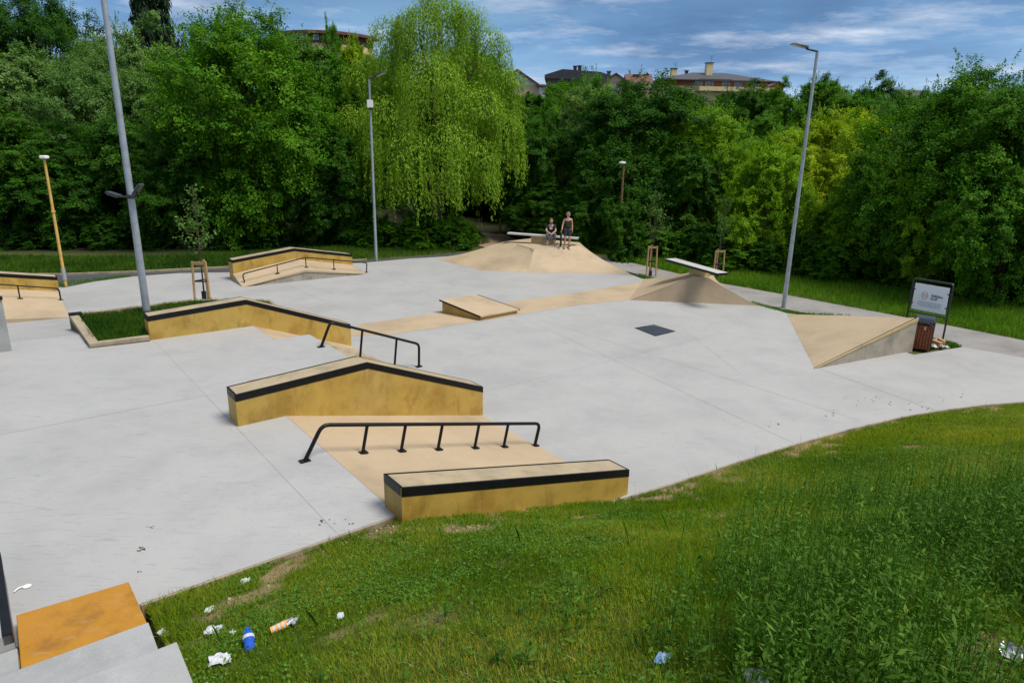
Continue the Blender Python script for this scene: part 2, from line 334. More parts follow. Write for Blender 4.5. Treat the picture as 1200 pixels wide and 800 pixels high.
# ------------------------------------------------------------------ floor, platform, banks, paths (setting)
def build_setting():
    build_ground()
    # lower floor slab
    near = [G(s, t) for s, t in ((3.0, 7.05), (7.9, 6.74), (8.86, 6.61), (10.5, 6.45), (12.14, 6.23), (14, 5.93), (15.63, 5.57), (16.9, 5.18), (17.9, 4.8), (19.0, 4.29), (21.5, 2.95), (22.6, 2.3))]
    right = [P(1290, 440), P(1200, 419), P(1128, 406.5), P(1071, 415.5), (11.5, 19.8, 0), (10.4, 22.8, 0), P(940, 369), P(922, 367), P(905, 361.5), P(886, 356), (9.0, 27.0, 0), (7.6, 28.0, 0), P(782, 328), P(768, 329), P(752, 326.5), P(738, 321)]
    back = [(5.1, 33.4, 0), (4.4, 36.2, 0), (-2.0, 38.0, 0), P(524, 300.5), P(480, 303), P(430, 307.5), P(350, 312), P(272, 319), P(210, 320), P(155, 324), P(110, 330), P(75, 337), (-24, 27.5, 0), G(-8, 26.5), G(-8, 19.4)]
    m = MB(); pts = near+right+back+[G(3.0, 19.0)]
    m.prism([(p[0], p[1], -.35) for p in pts], [(p[0], p[1], 0) for p in pts]); o = struct(m.build('floor', M['floor']))
    # brownish side of slab along the grass
    m = MB()
    for a, b in zip(near[1:-1], near[2:]):
        a = Vector(a); b = Vector(b); n = Vector((b.y-a.y, a.x-b.x, 0)).normalized()*.03
        m.prism([a+Vector((0, 0, -.3)), a+n+Vector((0, 0, -.3)), b+n+Vector((0, 0, -.3)), b+Vector((0, 0, -.3))], [a+Vector((0, 0, -.006)), a+n+Vector((0, 0, -.006)), b+n+Vector((0, 0, -.006)), b+Vector((0, 0, -.006))])
    struct(m.build('floor_edge', M['kerb']))
    # raised platform z=1 with north bank
    m = MB(); zb = -.3
    out = [(-9, 7.0), (3.62, 7.0), (3.62, 11.6), (3.62, 13.4), (6.0, 13.4), (6.0, 16.1), (5.1, 16.1), (5.1, 18.2), (1.35, 18.2), (1.35, 19.3), (-9, 19.3)]
    m.prism([G(s, t, zb) for s, t in out], [G(s, t, 1.0) for s, t in out]); struct(m.build('platform', M['floor']))
    m = MB()
    for a, b in (((-9, 7.0), (-.45, 7.0)), ((.62, 7.0), (3.58, 7.0))):
        m.prism([G(a[0], 6.97, .6), G(b[0], 6.97, .6), G(b[0], 6.998, .6), G(a[0], 6.998, .6)], [G(a[0], 6.97, .993), G(b[0], 6.97, .993), G(b[0], 6.998, .993), G(a[0], 6.998, .993)])
    struct(m.build('platform_edge', M['kerb']))
    m = MB(); m.prism([G(-9, 19.303, -.2), G(1.35, 19.303, -.2), G(1.55, 26.0, -.2), G(-9, 26.0, -.2)], [G(-9, 19.303, .998), G(1.35, 19.303, .998), G(1.6, 26.0, .004), G(-9, 26.0, .30)]); struct(m.build('grey_bank', M['floor']))
    # tan bank between first and third hubba ledges, a smooth crease halfway
    m = MB(); m.prism([G(3.625, 7.0, -.2), G(8.0, 7.0, -.2), G(7.86, 11.6, -.2), G(3.625, 11.6, -.2)], [G(3.625, 7.0, .999), G(7.85, 7.0, .003), G(7.86, 11.6, .003), G(3.625, 11.6, .999)]); struct(m.build('tan_bank', M['tan']))
    # bank behind first ledge and narrow bank beside second ledge
    m = MB(); m.prism([G(3.625, 11.602, -.2), G(7.8, 11.602, -.2), G(7.8, 13.4, -.2), G(3.625, 13.4, -.2)], [G(3.625, 11.602, .999), G(7.8, 11.602, .003), G(7.8, 13.398, .003), G(3.625, 13.398, .999)])
    m.prism([G(5.105, 16.103, -.2), G(7.8, 16.103, -.2), G(7.8, 18.2, -.2), G(5.105, 18.2, -.2)], [G(5.105, 16.103, .999), G(7.8, 16.103, .003), G(7.8, 18.2, .003), G(5.105, 18.2, .999)]); struct(m.build('side_bank', M['tan']))
    # stairs under second rail
    m = MB()
    for i in range(5):
        z1 = 1.0-(i+1)*.167; s0 = 6.003+i*.33
        m.prism([G(s0, 13.6, -.2), G(s0+.327, 13.6, -.2), G(s0+.327, 16.0, -.2), G(s0, 16.0, -.2)], [G(s0, 13.6, z1), G(s0+.327, 13.6, z1), G(s0+.327, 16.0, z1), G(s0, 16.0, z1)])
    struct(m.build('stairs', M['cap']))
    # tan stripe painted across the lower floor
    m = MB(); zt = .004
    up = [P(420, 380, zt), P(515, 366.5, zt), P(595, 354, zt), P(662, 345, zt), P(712, 337, zt), P(757, 329, zt)]; lo = [P(405, 394, zt), P(460, 391.5, zt), P(550, 378, zt), P(610, 368, zt), P(680, 357, zt), P(737, 351, zt)]
    for i in range(5): m.poly([lo[i], lo[i+1], up[i+1], up[i]])
    struct(m.build('tan_stripe', M['tan']))
    # joints: saw cuts in the slabs
    m = MB()
    def joint(a, b, w=.012, dz=.0025):
        a = Vector(a); b = Vector(b); n = Vector((b.y-a.y, a.x-b.x, 0)).normalized()*w/2; z = Vector((0, 0, dz)); m.poly([a-n+z, a+n+z, b+n+z, b-n+z])
    joint(G(2.70, 17.6, 1), G(2.80, 7.05, 1), .007); joint(G(-3.3, 19.2, 1), G(-3.2, 7.05, 1)); joint(G(-9, 13, 1), G(2.7, 13, 1), .008)
    joint(P(962, 432.5), P(1095, 480), .022); joint(P(612, 372), P(930, 519), .008); joint(P(430, 308), P(517, 352), .007); joint(P(800, 385), P(870, 440), .006)
    joint(G(9.5, 20.5), G(9.5, 30), .008); joint(G(14.5, 6), G(14.5, 17), .007); joint(G(8.1, 12.3), G(18.5, 12.3), .007)
    struct(m.build('floor_joints', surf('saw_cut', (.24, .235, .23), .9)))
    # paths
    def strip(name, A, B, mat, z=-.02):
        m = MB()
        for i in range(len(A)-1):
            q = [A[i], A[i+1], B[i+1], B[i]]; m.poly([(p[0], p[1], z) for p in q])
        return struct(m.build(name, mat))
    strip('path', [P(690, 300), P(725, 315), P(768, 326.5), P(815, 338), P(881, 354), P(952, 367.5), P(1040, 384), P(1130, 407), P(1200, 422), P(1300, 449)],
          [P(640, 287), P(700, 299), P(745, 308.5), P(790, 319), P(848, 332), P(916, 344), P(1037, 366.6), P(1112, 380.6), P(1200, 398), P(1320, 424)], M['asphalt'])
    strip('dirt_path', [P(724, 315.2), P(640, 297), P(580, 292), P(540, 283), P(556, 262)], [P(699.5, 299), P(640, 287.5), P(610, 283), P(590, 274), P(578, 262)], M['dirtpath'], -.012)
    strip('road', [(-40, 24, 0), P(0, 348), P(80, 340), P(155, 329), P(272, 323), P(350, 317), P(430, 312), P(530, 304), P(600, 296)], [(-40, 28.8, 0), P(0, 322), P(70, 322.5), P(155, 319.5), P(275, 313.5), P(345, 310), P(430, 305), P(530, 296.5), P(600, 291)], M['asphalt_dark'])
    # kerb at far side of the road
    m = MB(); K = [P(0, 321), P(70, 321.5), P(155, 318.5), P(275, 312.5), P(345, 309), P(430, 304)]
    for a, b in zip(K[:-1], K[1:]): m.bar((a[0], a[1], -.01), (b[0], b[1], -.01), .12, .1)
    struct(m.build('road_kerb', M['kerb']))
build_setting()

# ------------------------------------------------------------------ ledges
def ledge(label, prof, t0, t1, group='long ledges with black steel edges', endcap=True, rimh=.12):
    """prof: list of (s, ztop, zbase)"""
    L0 = G((prof[0][0]+prof[-1][0])/2, t0, min(p[2] for p in prof)); r = thing('ledge', L0, label, 'ledge', group)
    m = MB(); bot = [G(s, t, zb-.12) for (s, zt, zb) in prof for t in (0,)]
    fr_b = [G(s, t0, zb-.12) for s, zt, zb in prof]; fr_t = [G(s, t0, zt-.006) for s, zt, zb in prof]
    bk_b = [G(s, t1, zb-.12) for s, zt, zb in prof]; bk_t = [G(s, t1, zt-.006) for s, zt, zb in prof]
    for i in range(len(prof)-1):
        m.poly([fr_b[i], fr_b[i+1], fr_t[i+1], fr_t[i]]); m.poly([bk_b[i+1], bk_b[i], bk_t[i], bk_t[i+1]]); m.poly([bk_b[i], bk_b[i+1], fr_b[i+1], fr_b[i]])
    m.poly([fr_b[0], fr_t[0], bk_t[0], bk_b[0]]); m.poly([fr_b[-1], bk_b[-1], bk_t[-1], fr_t[-1]])
    for i in range(len(prof)-1): m.poly([fr_t[i], fr_t[i+1], bk_t[i+1], bk_t[i]])
    m.build('body', M['ochre'], r)
    m = MB()
    for i in range(len(prof)-1):
        (s0, z0, _), (s1, z1, _) = prof[i], prof[i+1]; e0 = .03 if i == 0 else 0; e1 = .03 if i == len(prof)-2 else 0
        k_ = (z1-z0)/(s1-s0); s0 += e0; z0 += k_*e0; s1 -= e1; z1 -= k_*e1
        m.prism([G(s0, t0+.034, z0-.003), G(s1, t0+.034, z1-.003), G(s1, t1-.034, z1-.003), G(s0, t1-.034, z0-.003)], [G(s0, t0+.034, z0), G(s1, t0+.034, z1), G(s1, t1-.034, z1), G(s0, t1-.034, z0)])
    m.build('top_slab', M['cap'], r)
    m = MB()
    for ta, tb in ((t0-.006, t0+.03), (t1-.03, t1+.006)):
        for i in range(len(prof)-1):
            (s0, z0, _), (s1, z1, _) = prof[i], prof[i+1]
            m.prism([G(s0, ta, z0-rimh), G(s1, ta, z1-rimh), G(s1, tb, z1-rimh), G(s0, tb, z0-rimh)], [G(s0, ta, z0+.004), G(s1, ta, z1+.004), G(s1, tb, z1+.004), G(s0, tb, z0+.004)])
    if endcap:
        for s0, z0, q in ((prof[0][0], prof[0][1], -1), (prof[-1][0], prof[-1][1], 1)):
            sa, sb = sorted((s0+q*.006, s0-q*.03)); m.prism([G(sa, t0+.03, z0-rimh), G(sb, t0+.03, z0-rimh), G(sb, t1-.03, z0-rimh), G(sa, t1-.03, z0-rimh)], [G(sa, t0+.03, z0+.004), G(sb, t0+.03, z0+.004), G(sb, t1-.03, z0+.004), G(sa, t1-.03, z0+.004)])
    m.build('steel_rim', M['steel'], r); return r
ledge('straight sloping ochre ledge with black steel edge, nearest the grass', [(3.58, 1.48, 1.0), (7.87, .46, 0)], 6.8, 7.28)
ledge('ochre ledge with peaked top, behind the long black handrail', [(2.80, 1.57, 1.0), (3.62, 1.612, 1.0), (5.23, 1.70, .62), (7.91, .65, 0)], 11.12, 11.62)
ledge('long ochre ledge with peaked top, running right from the grass planter', [(2.64, 1.59, 1.0), (4.98, 1.72, 1.0), (7.85, .63, 0)], 17.72, 18.2)
ledge('small far ochre ledge with peaked top behind the tan hip ramp', [(7.93, .88, 0), (10.65, 1.19, 0), (13.42, .70, 0)], 29.7, 30.3)
ledge('ochre ledge at the left edge, beside the yellow lamp post', [(-4.5, 1.92, 0), (1.62, .85, 0)], 29.3, 29.9)

# tan surfaces of the far obstacles
m = MB()
a = [G(7.8, 28.1, .005), G(10.5, 28.1, .46), G(13.4, 28.1, .005)]; b = [G(7.9, 29.695, .30), G(10.62, 29.695, .72), G(13.4, 29.695, .20)]
hip = thing('hip_ramp', G(10.5, 28.9, 0), 'low tan hip ramp with a grey front panel and a thin black rail', 'ramp')
m.poly([a[0], a[1], b[1], b[0]]); m.poly([a[1], a[2], b[2], b[1]])
m.poly([a[0], G(7.8, 28.1, -.02), G(10.5, 28.1, .37), a[1]]); m.poly([a[1], G(10.5, 28.1, .37), G(13.4, 28.1, -.02), a[2]])
m.poly([G(7.9, 29.695, 0), G(7.8, 28.1, 0), a[0], b[0]]); m.poly([G(13.4, 28.1, 0), G(13.4, 29.695, 0), b[2], a[2]])
m.build('deck', M['tan'], hip)
m = MB(); m.poly([G(8.2, 28.13, -.02), G(13.1, 28.13, -.02), G(10.5, 28.13, .40)]); m.build('side_panel', M['panel'], hip)
m = MB(); xs_ = [-6, -4.5, -3, -1.5, 0, 1.58]; f = lambda s, t: max(0.004, {26.003: .10, 28.3: .30, 29.3: .42}[t] + (0-s)*.17 - (0 if t > 27 else .0) - .06*(t < 27) + (0 if s < 1.5 else 0)) 
rows = [[G(s, t, (lambda q: q)(max(.004, (.02 if t < 27 else .18 if t < 29 else .33) + (1.58-s)*(.10 if t < 27 else .16)))) for s in xs_] for t in (26.003, 28.3, 29.3)]
for i in range(2):
    for j in range(5): m.poly([rows[i][j], rows[i][j+1], rows[i+1][j+1], rows[i+1][j]])
m.poly([G(1.58, 26.003, -.05), G(1.58, 28.3, -.05), rows[1][5], rows[0][5]]); m.poly([G(1.58, 28.3, -.05), G(1.58, 29.3, -.05), rows[2][5], rows[1][5]])
m.poly([G(-6, 26.003, -.05), G(1.58, 26.003, -.05)] + rows[0][::-1])
tag(m.build('banked_ramp', M['tan'], smooth=True), 'tan banked ramp surface at the left edge below a black rail', 'ramp')

# ------------------------------------------------------------------ handrails
def bend(pts, r=.12, n=4):
    pts = [Vector(p) for p in pts]; o = [pts[0]]
    for i in range(1, len(pts)-1):
        a, b, c = pts[i-1:i+2]; u = (a-b).normalized(); w = (c-b).normalized(); rr = min(r, (a-b).length*.45, (c-b).length*.45)
        for k in range(n+1):
            q = k/n; o.append((b+u*rr)*(1-q)**2 + b*2*q*(1-q) + (b+w*rr)*q*q)
    o.append(pts[-1]); return o
def rail(label, path, posts, rad=.03, lean=.06):
    L0 = path[0]; r = thing('handrail', L0, label, 'handrail', 'black steel skate rails')
    MB().tube(bend(path), rad, 10).build('rail_tube', M['steel'], r, smooth=True)
    feet = [path[0], path[-1]]
    for (top, foot) in posts:
        MB().tube([foot, top], rad*.85, 8).build('post', M['steel'], r, smooth=True); feet.append(foot)
    for f_ in feet: MB().box((f_[0], f_[1], f_[2]+.008), (.16, .12, .014), TH).build('foot_plate', M['steel'], r)
    return r
bz = lambda s: 1.0-(s-3.62)/4.23
rail('long low black handrail over the tan bank, six legs', [G(3.22, 9.2, 1.0), G(3.53, 9.2, 1.52), G(7.92, 9.2, .46), G(7.80, 9.2, .012)],
     [(G(s+.1, 9.2, 1.52-(s+.1-3.53)*.2415-.02), G(s, 9.2, bz(s))) for s in (4.17, 4.86, 5.58, 6.36, 7.03)], .032)
rail('black handrail over the steps, behind the peaked ochre ledge', [G(5.80, 14.85, 1.0), G(6.07, 14.85, 1.58), G(8.48, 14.85, .63), G(8.46, 14.85, .01)],
     [(G(s+.1, 14.85, 1.58-(s+.1-6.07)*.394-.02), G(s, 14.85, max(.01, .83-int((s-6)/.33)*.167))) for s in (6.78, 7.72)], .034)
hz = lambda s: (.03+(s-7.8)*.157 if s < 10.5 else .46-(s-10.5)*.157) + .07
rail('thin black rail bent at its peak over the far hip ramp', [G(8.02, 28.5, .08), G(7.96, 28.5, .47), G(10.69, 28.5, .94), G(13.6, 28.5, .45), G(13.55, 28.5, .0)],
     [(G(s, 28.5, (.47+(s-7.96)*.172 if s < 10.69 else .94-(s-10.69)*.168)-.01), G(s, 28.5, hz(s))) for s in (9.42, 10.69, 11.97)], .026)
rail('thin black rail above the tan ramp at the left edge', [G(-3.6, 28.3, .95), G(-3.6, 28.3, 1.62), G(1.56, 28.3, .60), G(1.56, 28.3, .18)],
     [(G(s, 28.3, .60+(1.56-s)*.198-.01), G(s, 28.3, .18+(1.58-s)*.16)) for s in (-2.2, -.9, .40)], .026)

# ------------------------------------------------------------------ sloped box, plate, mounds, wedge
r = thing('sloped_box', G(13.2, 18.9, 0), 'low tan sloping box with ochre sides in the middle of the floor', 'skate box')
bc = [(12.74, 18.06), (14.38, 18.14), (13.73, 19.70), (12.25, 19.74)]; tc_ = [(12.70, 18.00), (14.44, 18.09), (13.77, 19.76), (12.19, 19.80)]; bh = [.11, .11, .42, .42]
MB().prism([G(s, t, 0) for s, t in bc], [G(s, t, z) for (s, t), z in zip(bc, bh)]).build('base', M['ochre'], r)
MB().prism([G(s, t, z+.002) for (s, t), z in zip(tc_, bh)], [G(s, t, z+.05) for (s, t), z in zip(tc_, bh)]).build('top_slab', M['tan'], r, bevel=.005)
for i, j in ((3, 0), (1, 2)):
    o_ = -.02 if i == 3 else .02; MB().bar(G(tc_[i][0]+o_, tc_[i][1], bh[i]+.03), G(tc_[j][0]+o_, tc_[j][1], bh[j]+.03), .035, .05).build('steel_edge', M['steel'], r)
r = thing('floor_plate', P(767, 386.5, 0), 'dark slate square steel cover plate set in the grey floor', 'cover plate')
MB().prism([P(745, 384.2, .001), P(768, 393, .001), P(790, 388, .001), P(766, 381, .001)], [P(745, 384.2, .008), P(768, 393, .008), P(790, 388, .008), P(766, 381, .008)]).build('plate', M['plate'], r)
m = MB(); q = [Vector(P(u, v, .004)) for u, v in ((744, 384.2), (768, 393.6), (791, 388.1), (766, 380.5))]; c_ = sum(q, Vector())/4
for i in range(4): m.bar(q[i], q[(i+1) % 4], .03, .008)
m.build('frame', M['steel'], r)

def hump(name, label, base, top, extra=None):
    m = MB(); n = len(base)
    m.prism([(p[0], p[1], -.05) for p in base], [(p[0], p[1], .004) for p in base])
    m.f.pop(-n-1) if False else None
    return m
# big mound at the back
def smooth_mound(name, label, base, top, rings=8, mat='tan', cv=1.22):
    """base and top rings with the same count; slopes blend out at the foot like poured concrete"""
    m = MB(); n = len(base); ring = []
    for k in range(rings+1):
        q = k/rings; zc = (q**cv)
        ring.append([tuple(Vector(base[i]).lerp(Vector(top[i]), q)[0:2]) + (.004+(top[i][2]-.004)*zc,) for i in range(n)])
    for k in range(rings):
        for i in range(n): m.poly([ring[k][i], ring[k][(i+1) % n], ring[k+1][(i+1) % n], ring[k+1][i]])
    m.poly(ring[-1]); m.poly([(p[0], p[1], -.05) for p in base][::-1])
    for i in range(n): m.poly([(base[i][0], base[i][1], -.05), (base[(i+1) % n][0], base[(i+1) % n][1], -.05), ring[0][(i+1) % n], ring[0][i]])
    o = m.build(name, M[mat], bevel=0)
    bm = bmesh.new(); bm.from_mesh(o.data); bmesh.ops.remove_doubles(bm, verts=bm.verts, dist=.001); bmesh.ops.recalc_face_normals(bm, faces=bm.faces); bm.to_mesh(o.data); bm.free()
    o.data.polygons.foreach_set('use_smooth', [True]*len(o.data.polygons)); o.data.set_sharp_from_angle(angle=math.radians(9))
    return tag(o, label, 'mound')
Z1 = .95
T = [P(591, 283, Z1), P(606, 286, Z1), P(626, 292, Z1), P(679, 288, Z1), (3.5, 35.6, Z1), (1.0, 37.0, Z1)]
B = [P(512, 304, 0), P(566, 317, 0), P(618, 319.5, 0), P(738, 320.5, 0), (4.9, 35.4, 0), (0.5, 38.0, 0)]
smooth_mound('tan_mound', 'wide tan concrete mound under the two people at the back', B, T)
mj = MB(); 
for a_, b_ in ((P(626.5, 292, Z1), P(614, 311, .16)), (P(606, 286.3, Z1), P(626, 292.3, Z1))):
    a_ = Vector(a_); b_ = Vector(b_); n_ = Vector((b_.y-a_.y, a_.x-b_.x, 0)).normalized()*.012; z_ = Vector((0, 0, .012)); mj.poly([a_-n_+z_, a_+n_+z_, b_+n_+z_, b_-n_+z_])
struct(mj.build('mound_joint', M['soil']))
# pyramid under the second bench
Z2 = 1.0
c2 = Vector((7.38, 26.06, Z2)); ax = Vector((.36, -.93, 0)).normalized(); ay = Vector((ax.y*-1, ax.x, 0))
T = [c2-ax*.62-ay*.25, c2+ax*.62-ay*.25, c2+ax*.62+ay*.25, c2-ax*.62+ay*.25]
# order: far-left, near-left ... keep the ring anticlockwise from near-left
Tn = [c2+ax*.15-ay*.42, c2+ax*.62-ay*.05, c2+ax*.30+ay*.42, c2-ax*.62+ay*.10]
Bn = [P(737, 351.5, 0), P(889, 358, 0), (9.0, 27.6, 0), P(755, 326.8, 0)]
smooth_mound('tan_pyramid', 'tan concrete pyramid carrying the bench on the right', [tuple(p) for p in Bn], [tuple(p) for p in Tn], rings=10, cv=1.12)
mj = MB(); a_ = Vector(P(735, 346, .03)); 
pth = [Vector(Bn[0]).lerp(Tn[0], q) for q in np.linspace(.08, 1, 9)]; pth = [Vector((p.x, p.y, .016+1.0*(q**1.12))) for p, q in zip(pth, np.linspace(.08, 1, 9))]
for a_, b_ in zip(pth[:-1], pth[1:]):
    n_ = Vector((b_.y-a_.y, a_.x-b_.x, 0)).normalized()*.012; mj.poly([a_-n_, a_+n_, b_+n_, b_-n_])
struct(mj.build('pyramid_joint', M['soil']))

def bench(label, a, b, w, ztop, plc, plw, zb, rim=True):
    a = Vector(a); b = Vector(b); d = (b-a).normalized(); n = Vector((-d.y, d.x, 0)).normalized(); r = thing('slab_bench', (plc[0], plc[1], zb), label, 'bench', 'concrete slab benches on plinths')
    m = MB(); m.prism([a-n*w/2-Vector((0, 0, .075)), b-n*w/2-Vector((0, 0, .075)), b+n*w/2-Vector((0, 0, .075)), a+n*w/2-Vector((0, 0, .075))], [a-n*w/2, b-n*w/2, b+n*w/2, a+n*w/2]); m.build('seat_slab', M['benchtop'], r, bevel=.008)
    m = MB()
    for q in ((-1, 1) if rim else (1,)): m.bar(a+n*q*(w/2+.008)+Vector((0, 0, -.065)), b+n*q*(w/2+.008)+Vector((0, 0, -.045)), .014, .08)
    m.bar(b+d*.008-n*w/2+Vector((0, 0, -.055)), b+d*.008+n*w/2+Vector((0, 0, -.045)), .014, .08)
    m.build('steel_rim', M['steel'], r)
    m = MB(); pc = Vector((plc[0], plc[1], 0)); h = plw/2
    m.prism([pc-d*h-n*w*.36+Vector((0, 0, zb)), pc+d*h-n*w*.36+Vector((0, 0, zb)), pc+d*h+n*w*.36+Vector((0, 0, zb)), pc-d*h+n*w*.36+Vector((0, 0, zb))],
            [pc-d*h-n*w*.36+Vector((0, 0, ztop-.076)), pc+d*h-n*w*.36+Vector((0, 0, ztop-.076)), pc+d*h+n*w*.36+Vector((0, 0, ztop-.076)), pc-d*h+n*w*.36+Vector((0, 0, ztop-.076))]); m.build('plinth', M['ochre_pale'], r)
    return r
M['benchtop'] = surf('pale_bench_concrete', (.44, .43, .42), .5, .08, 3, fine=.04)
M['ochre_pale'] = surf('pale_ochre_concrete', (.42, .32, .15), .6, .15, 3, bump=.2, layers=[(4, (1, 1, 2), .58, .7, (.22, .15, .06), .6)])
bench('long pale slab bench on the mound where the people are', (-.31, 35.2, 1.46), (3.34, 34.42, 1.34), .45, 1.40, (1.55, 34.85), 1.25, .93, rim=False)
bench('pale slab bench with black edge on top of the tan pyramid', (6.52, 27.52, 1.41), (7.74, 24.42, 1.38), .50, 1.40, (7.36, 26.05), .85, .9)

# wedge ramp on the right
r = thing('wedge_ramp', (11, 19, 0), 'tan triangular wedge ramp rising to the waste bin', 'ramp')
A_, B_, C_ = Vector(P(922, 368, .004)), Vector(P(955, 432, .004)), Vector((12.05, 19.22, 1.03)); Cf = Vector((12.05, 19.22, -.03))
dn = Vector((0, 0, -.10))
m = MB(); m.prism([A_+Vector((0, 0, -.02)), B_+Vector((0, 0, -.02)), C_+dn], [A_, B_, C_]); m.build('deck', M['tan'], r)
m = MB(); fo = (C_-B_); fo.z = 0; fn = Vector((fo.y, -fo.x, 0)).normalized()
m.poly([B_-fn*.015+Vector((0, 0, -.02)), Cf-fn*.015, C_+dn*.98-fn*.015]); m.poly([Cf-fn*.015, A_+Vector((.05, -.05, -.02)), C_+dn*.98-fn*.015]); m.build('side_panel', M['panel'], r)
m = MB(); m.prism([B_+dn*.02+fn*.004, C_+dn+fn*.004, C_+dn-fn*.03, B_+dn*.02-fn*.03], [B_+fn*.004+Vector((0, 0, .004)), C_+fn*.004+Vector((0, 0, .004)), C_-fn*.03+Vector((0, 0, .004)), B_-fn*.03+Vector((0, 0, .004))]); m.build('ochre_band', M['ochre_pale'], r)
m = MB(); m.prism([B_-fn*.03+Vector((0, 0, .002)), C_-fn*.03, C_-fn*.07, B_-fn*.05], [B_-fn*.03+Vector((0, 0, .007)), C_-fn*.03+Vector((0, 0, .006)), C_-fn*.07+Vector((0, 0, .006)), B_-fn*.05+Vector((0, 0, .007))]); m.build('steel_edge', M['steel'], r)

# ------------------------------------------------------------------ planter
r = thing('planter', G(3.2, 19.6, 1.0), 'triangular concrete planter full of grass, round the tall lamp post', 'planter')
pl = [(1.38, 17.75), (2.62, 17.62), (2.62, 18.2), (6.2, 18.24), (6.4, 20.2), (4.4, 21.5), (1.28, 21.1)]
zs = [1.10, 1.12, 1.12, 1.10, 1.10, 1.12, 1.16]
w = .20; cx_ = sum(p[0] for p in pl)/7; cy_ = sum(p[1] for p in pl)/7
for i in (6, 0, 3, 4, 5):
    a, b = pl[i], pl[(i+1) % 7]; za, zb_ = zs[i], zs[(i+1) % 7]; d = Vector((b[0]-a[0], b[1]-a[1])).normalized(); n = Vector((-d.y, d.x))*w
    m = MB(); q = [a, b, (b[0]+n.x, b[1]+n.y), (a[0]+n.x, a[1]+n.y)]
    m.prism([G(p[0], p[1], -.1) for p in q], [G(q[0][0], q[0][1], za), G(q[1][0], q[1][1], zb_), G(q[2][0], q[2][1], zb_), G(q[3][0], q[3][1], za)]); m.build('kerb', M['kerb'], r)
m = MB(); m.prism([G(s, t, .2) for s, t in pl], [G(s, t, 1.03) for s, t in pl]); m.build('soil', M['soil'], r)
MB().box(G(1.42, 20.95, 1.175), (.30, .24, .05), TH).build('steel_cap', M['steel'], r)

# left wall slab and bottom-left stairs
r = thing('end_wall', G(-1.2, 18.6, 1), 'pale grey concrete ramp wall cut by the left edge', 'wall')
MB().prism([G(-3.5, 18.5, .9), G(-.07, 18.5, .9), G(-.07, 18.9, .9), G(-3.5, 18.9, .9)], [G(-3.5, 18.5, 2.22), G(-.07, 18.5, 2.22), G(-.07, 18.9, 2.22), G(-3.5, 18.9, 2.22)]).build('slab', M['steps'], r)
MB().tube([G(-3.5, 18.5, 2.24), G(-.05, 18.5, 2.24)], .045, 10).build('coping', M['steel'], r)
r = thing('low_wall', G(-1, 7.5, 1), 'grey low wall with black steel edge cut by the left edge', 'ledge')
MB().prism([G(-1.8, 6.62, .8), G(-.42, 6.62, .8), G(-.47, 8.2, .8), G(-1.8, 8.2, .8)], [G(-1.8, 6.62, 1.39), G(-.42, 6.62, 1.39), G(-.47, 8.2, 1.39), G(-1.8, 8.2, 1.39)]).build('body', M['steps'], r)
m = MB(); m.prism([G(-.49, 6.62, 1.30), G(-.414, 6.62, 1.30), G(-.464, 8.206, 1.30), G(-.53, 8.206, 1.30)], [G(-.49, 6.62, 1.402), G(-.414, 6.62, 1.402), G(-.464, 8.206, 1.402), G(-.53, 8.206, 1.402)])
m.prism([G(-1.8, 8.13, 1.30), G(-.53, 8.13, 1.30), G(-.53, 8.206, 1.30), G(-1.8, 8.206, 1.30)], [G(-1.8, 8.13, 1.402), G(-.53, 8.13, 1.402), G(-.53, 8.206, 1.402), G(-1.8, 8.206, 1.402)]); m.build('steel_rim', M['steel'], r)
r = thing('orange_step', G(.08, 6.85, 1.0), 'orange painted bottom step beside the grass, bottom left', 'step')
MB().prism([G(-.40, 5.99, .7), G(.61, 5.99, .7), G(.565, 7.24, .7), G(-.40, 7.30, .7)], [G(-.40, 5.99, 1.15), G(.61, 5.99, 1.15), G(.565, 7.24, 1.15), G(-.40, 7.30, 1.15)]).build('tread', M['orange'], r, bevel=.01)
m = MB(); tf_ = [5.98, 5.20, 4.25, 3.40, 2.55, 1.70, .85, 0.0, -.85, -1.7]; zz_ = [1.46, 1.73, 2.03, 2.33, 2.63, 2.93, 3.23, 3.53, 3.6, 3.6]
for i in range(9):
    s1 = (.565, .665, .695, .70, .70, .70, .70, .70, .70)[i]; z = zz_[i]
    m.prism([G(-2.5, tf_[i+1]-.02, z-.6), G(s1, tf_[i+1]-.02, z-.6), G(s1, tf_[i], z-.6), G(-2.5, tf_[i], z-.6)], [G(-2.5, tf_[i+1]-.02, z), G(s1, tf_[i+1]-.02, z), G(s1, tf_[i], z), G(-2.5, tf_[i], z)])
m.prism([G(-2.5, 5.985, .7), G(-.405, 5.985, .7), G(-.405, 6.615, .7), G(-2.5, 6.615, .7)], [G(-2.5, 5.985, 1.24), G(-.405, 5.985, 1.24), G(-.405, 6.615, 1.24), G(-2.5, 6.615, 1.24)])
struct(m.build('steps', M['steps'], bevel=.008))

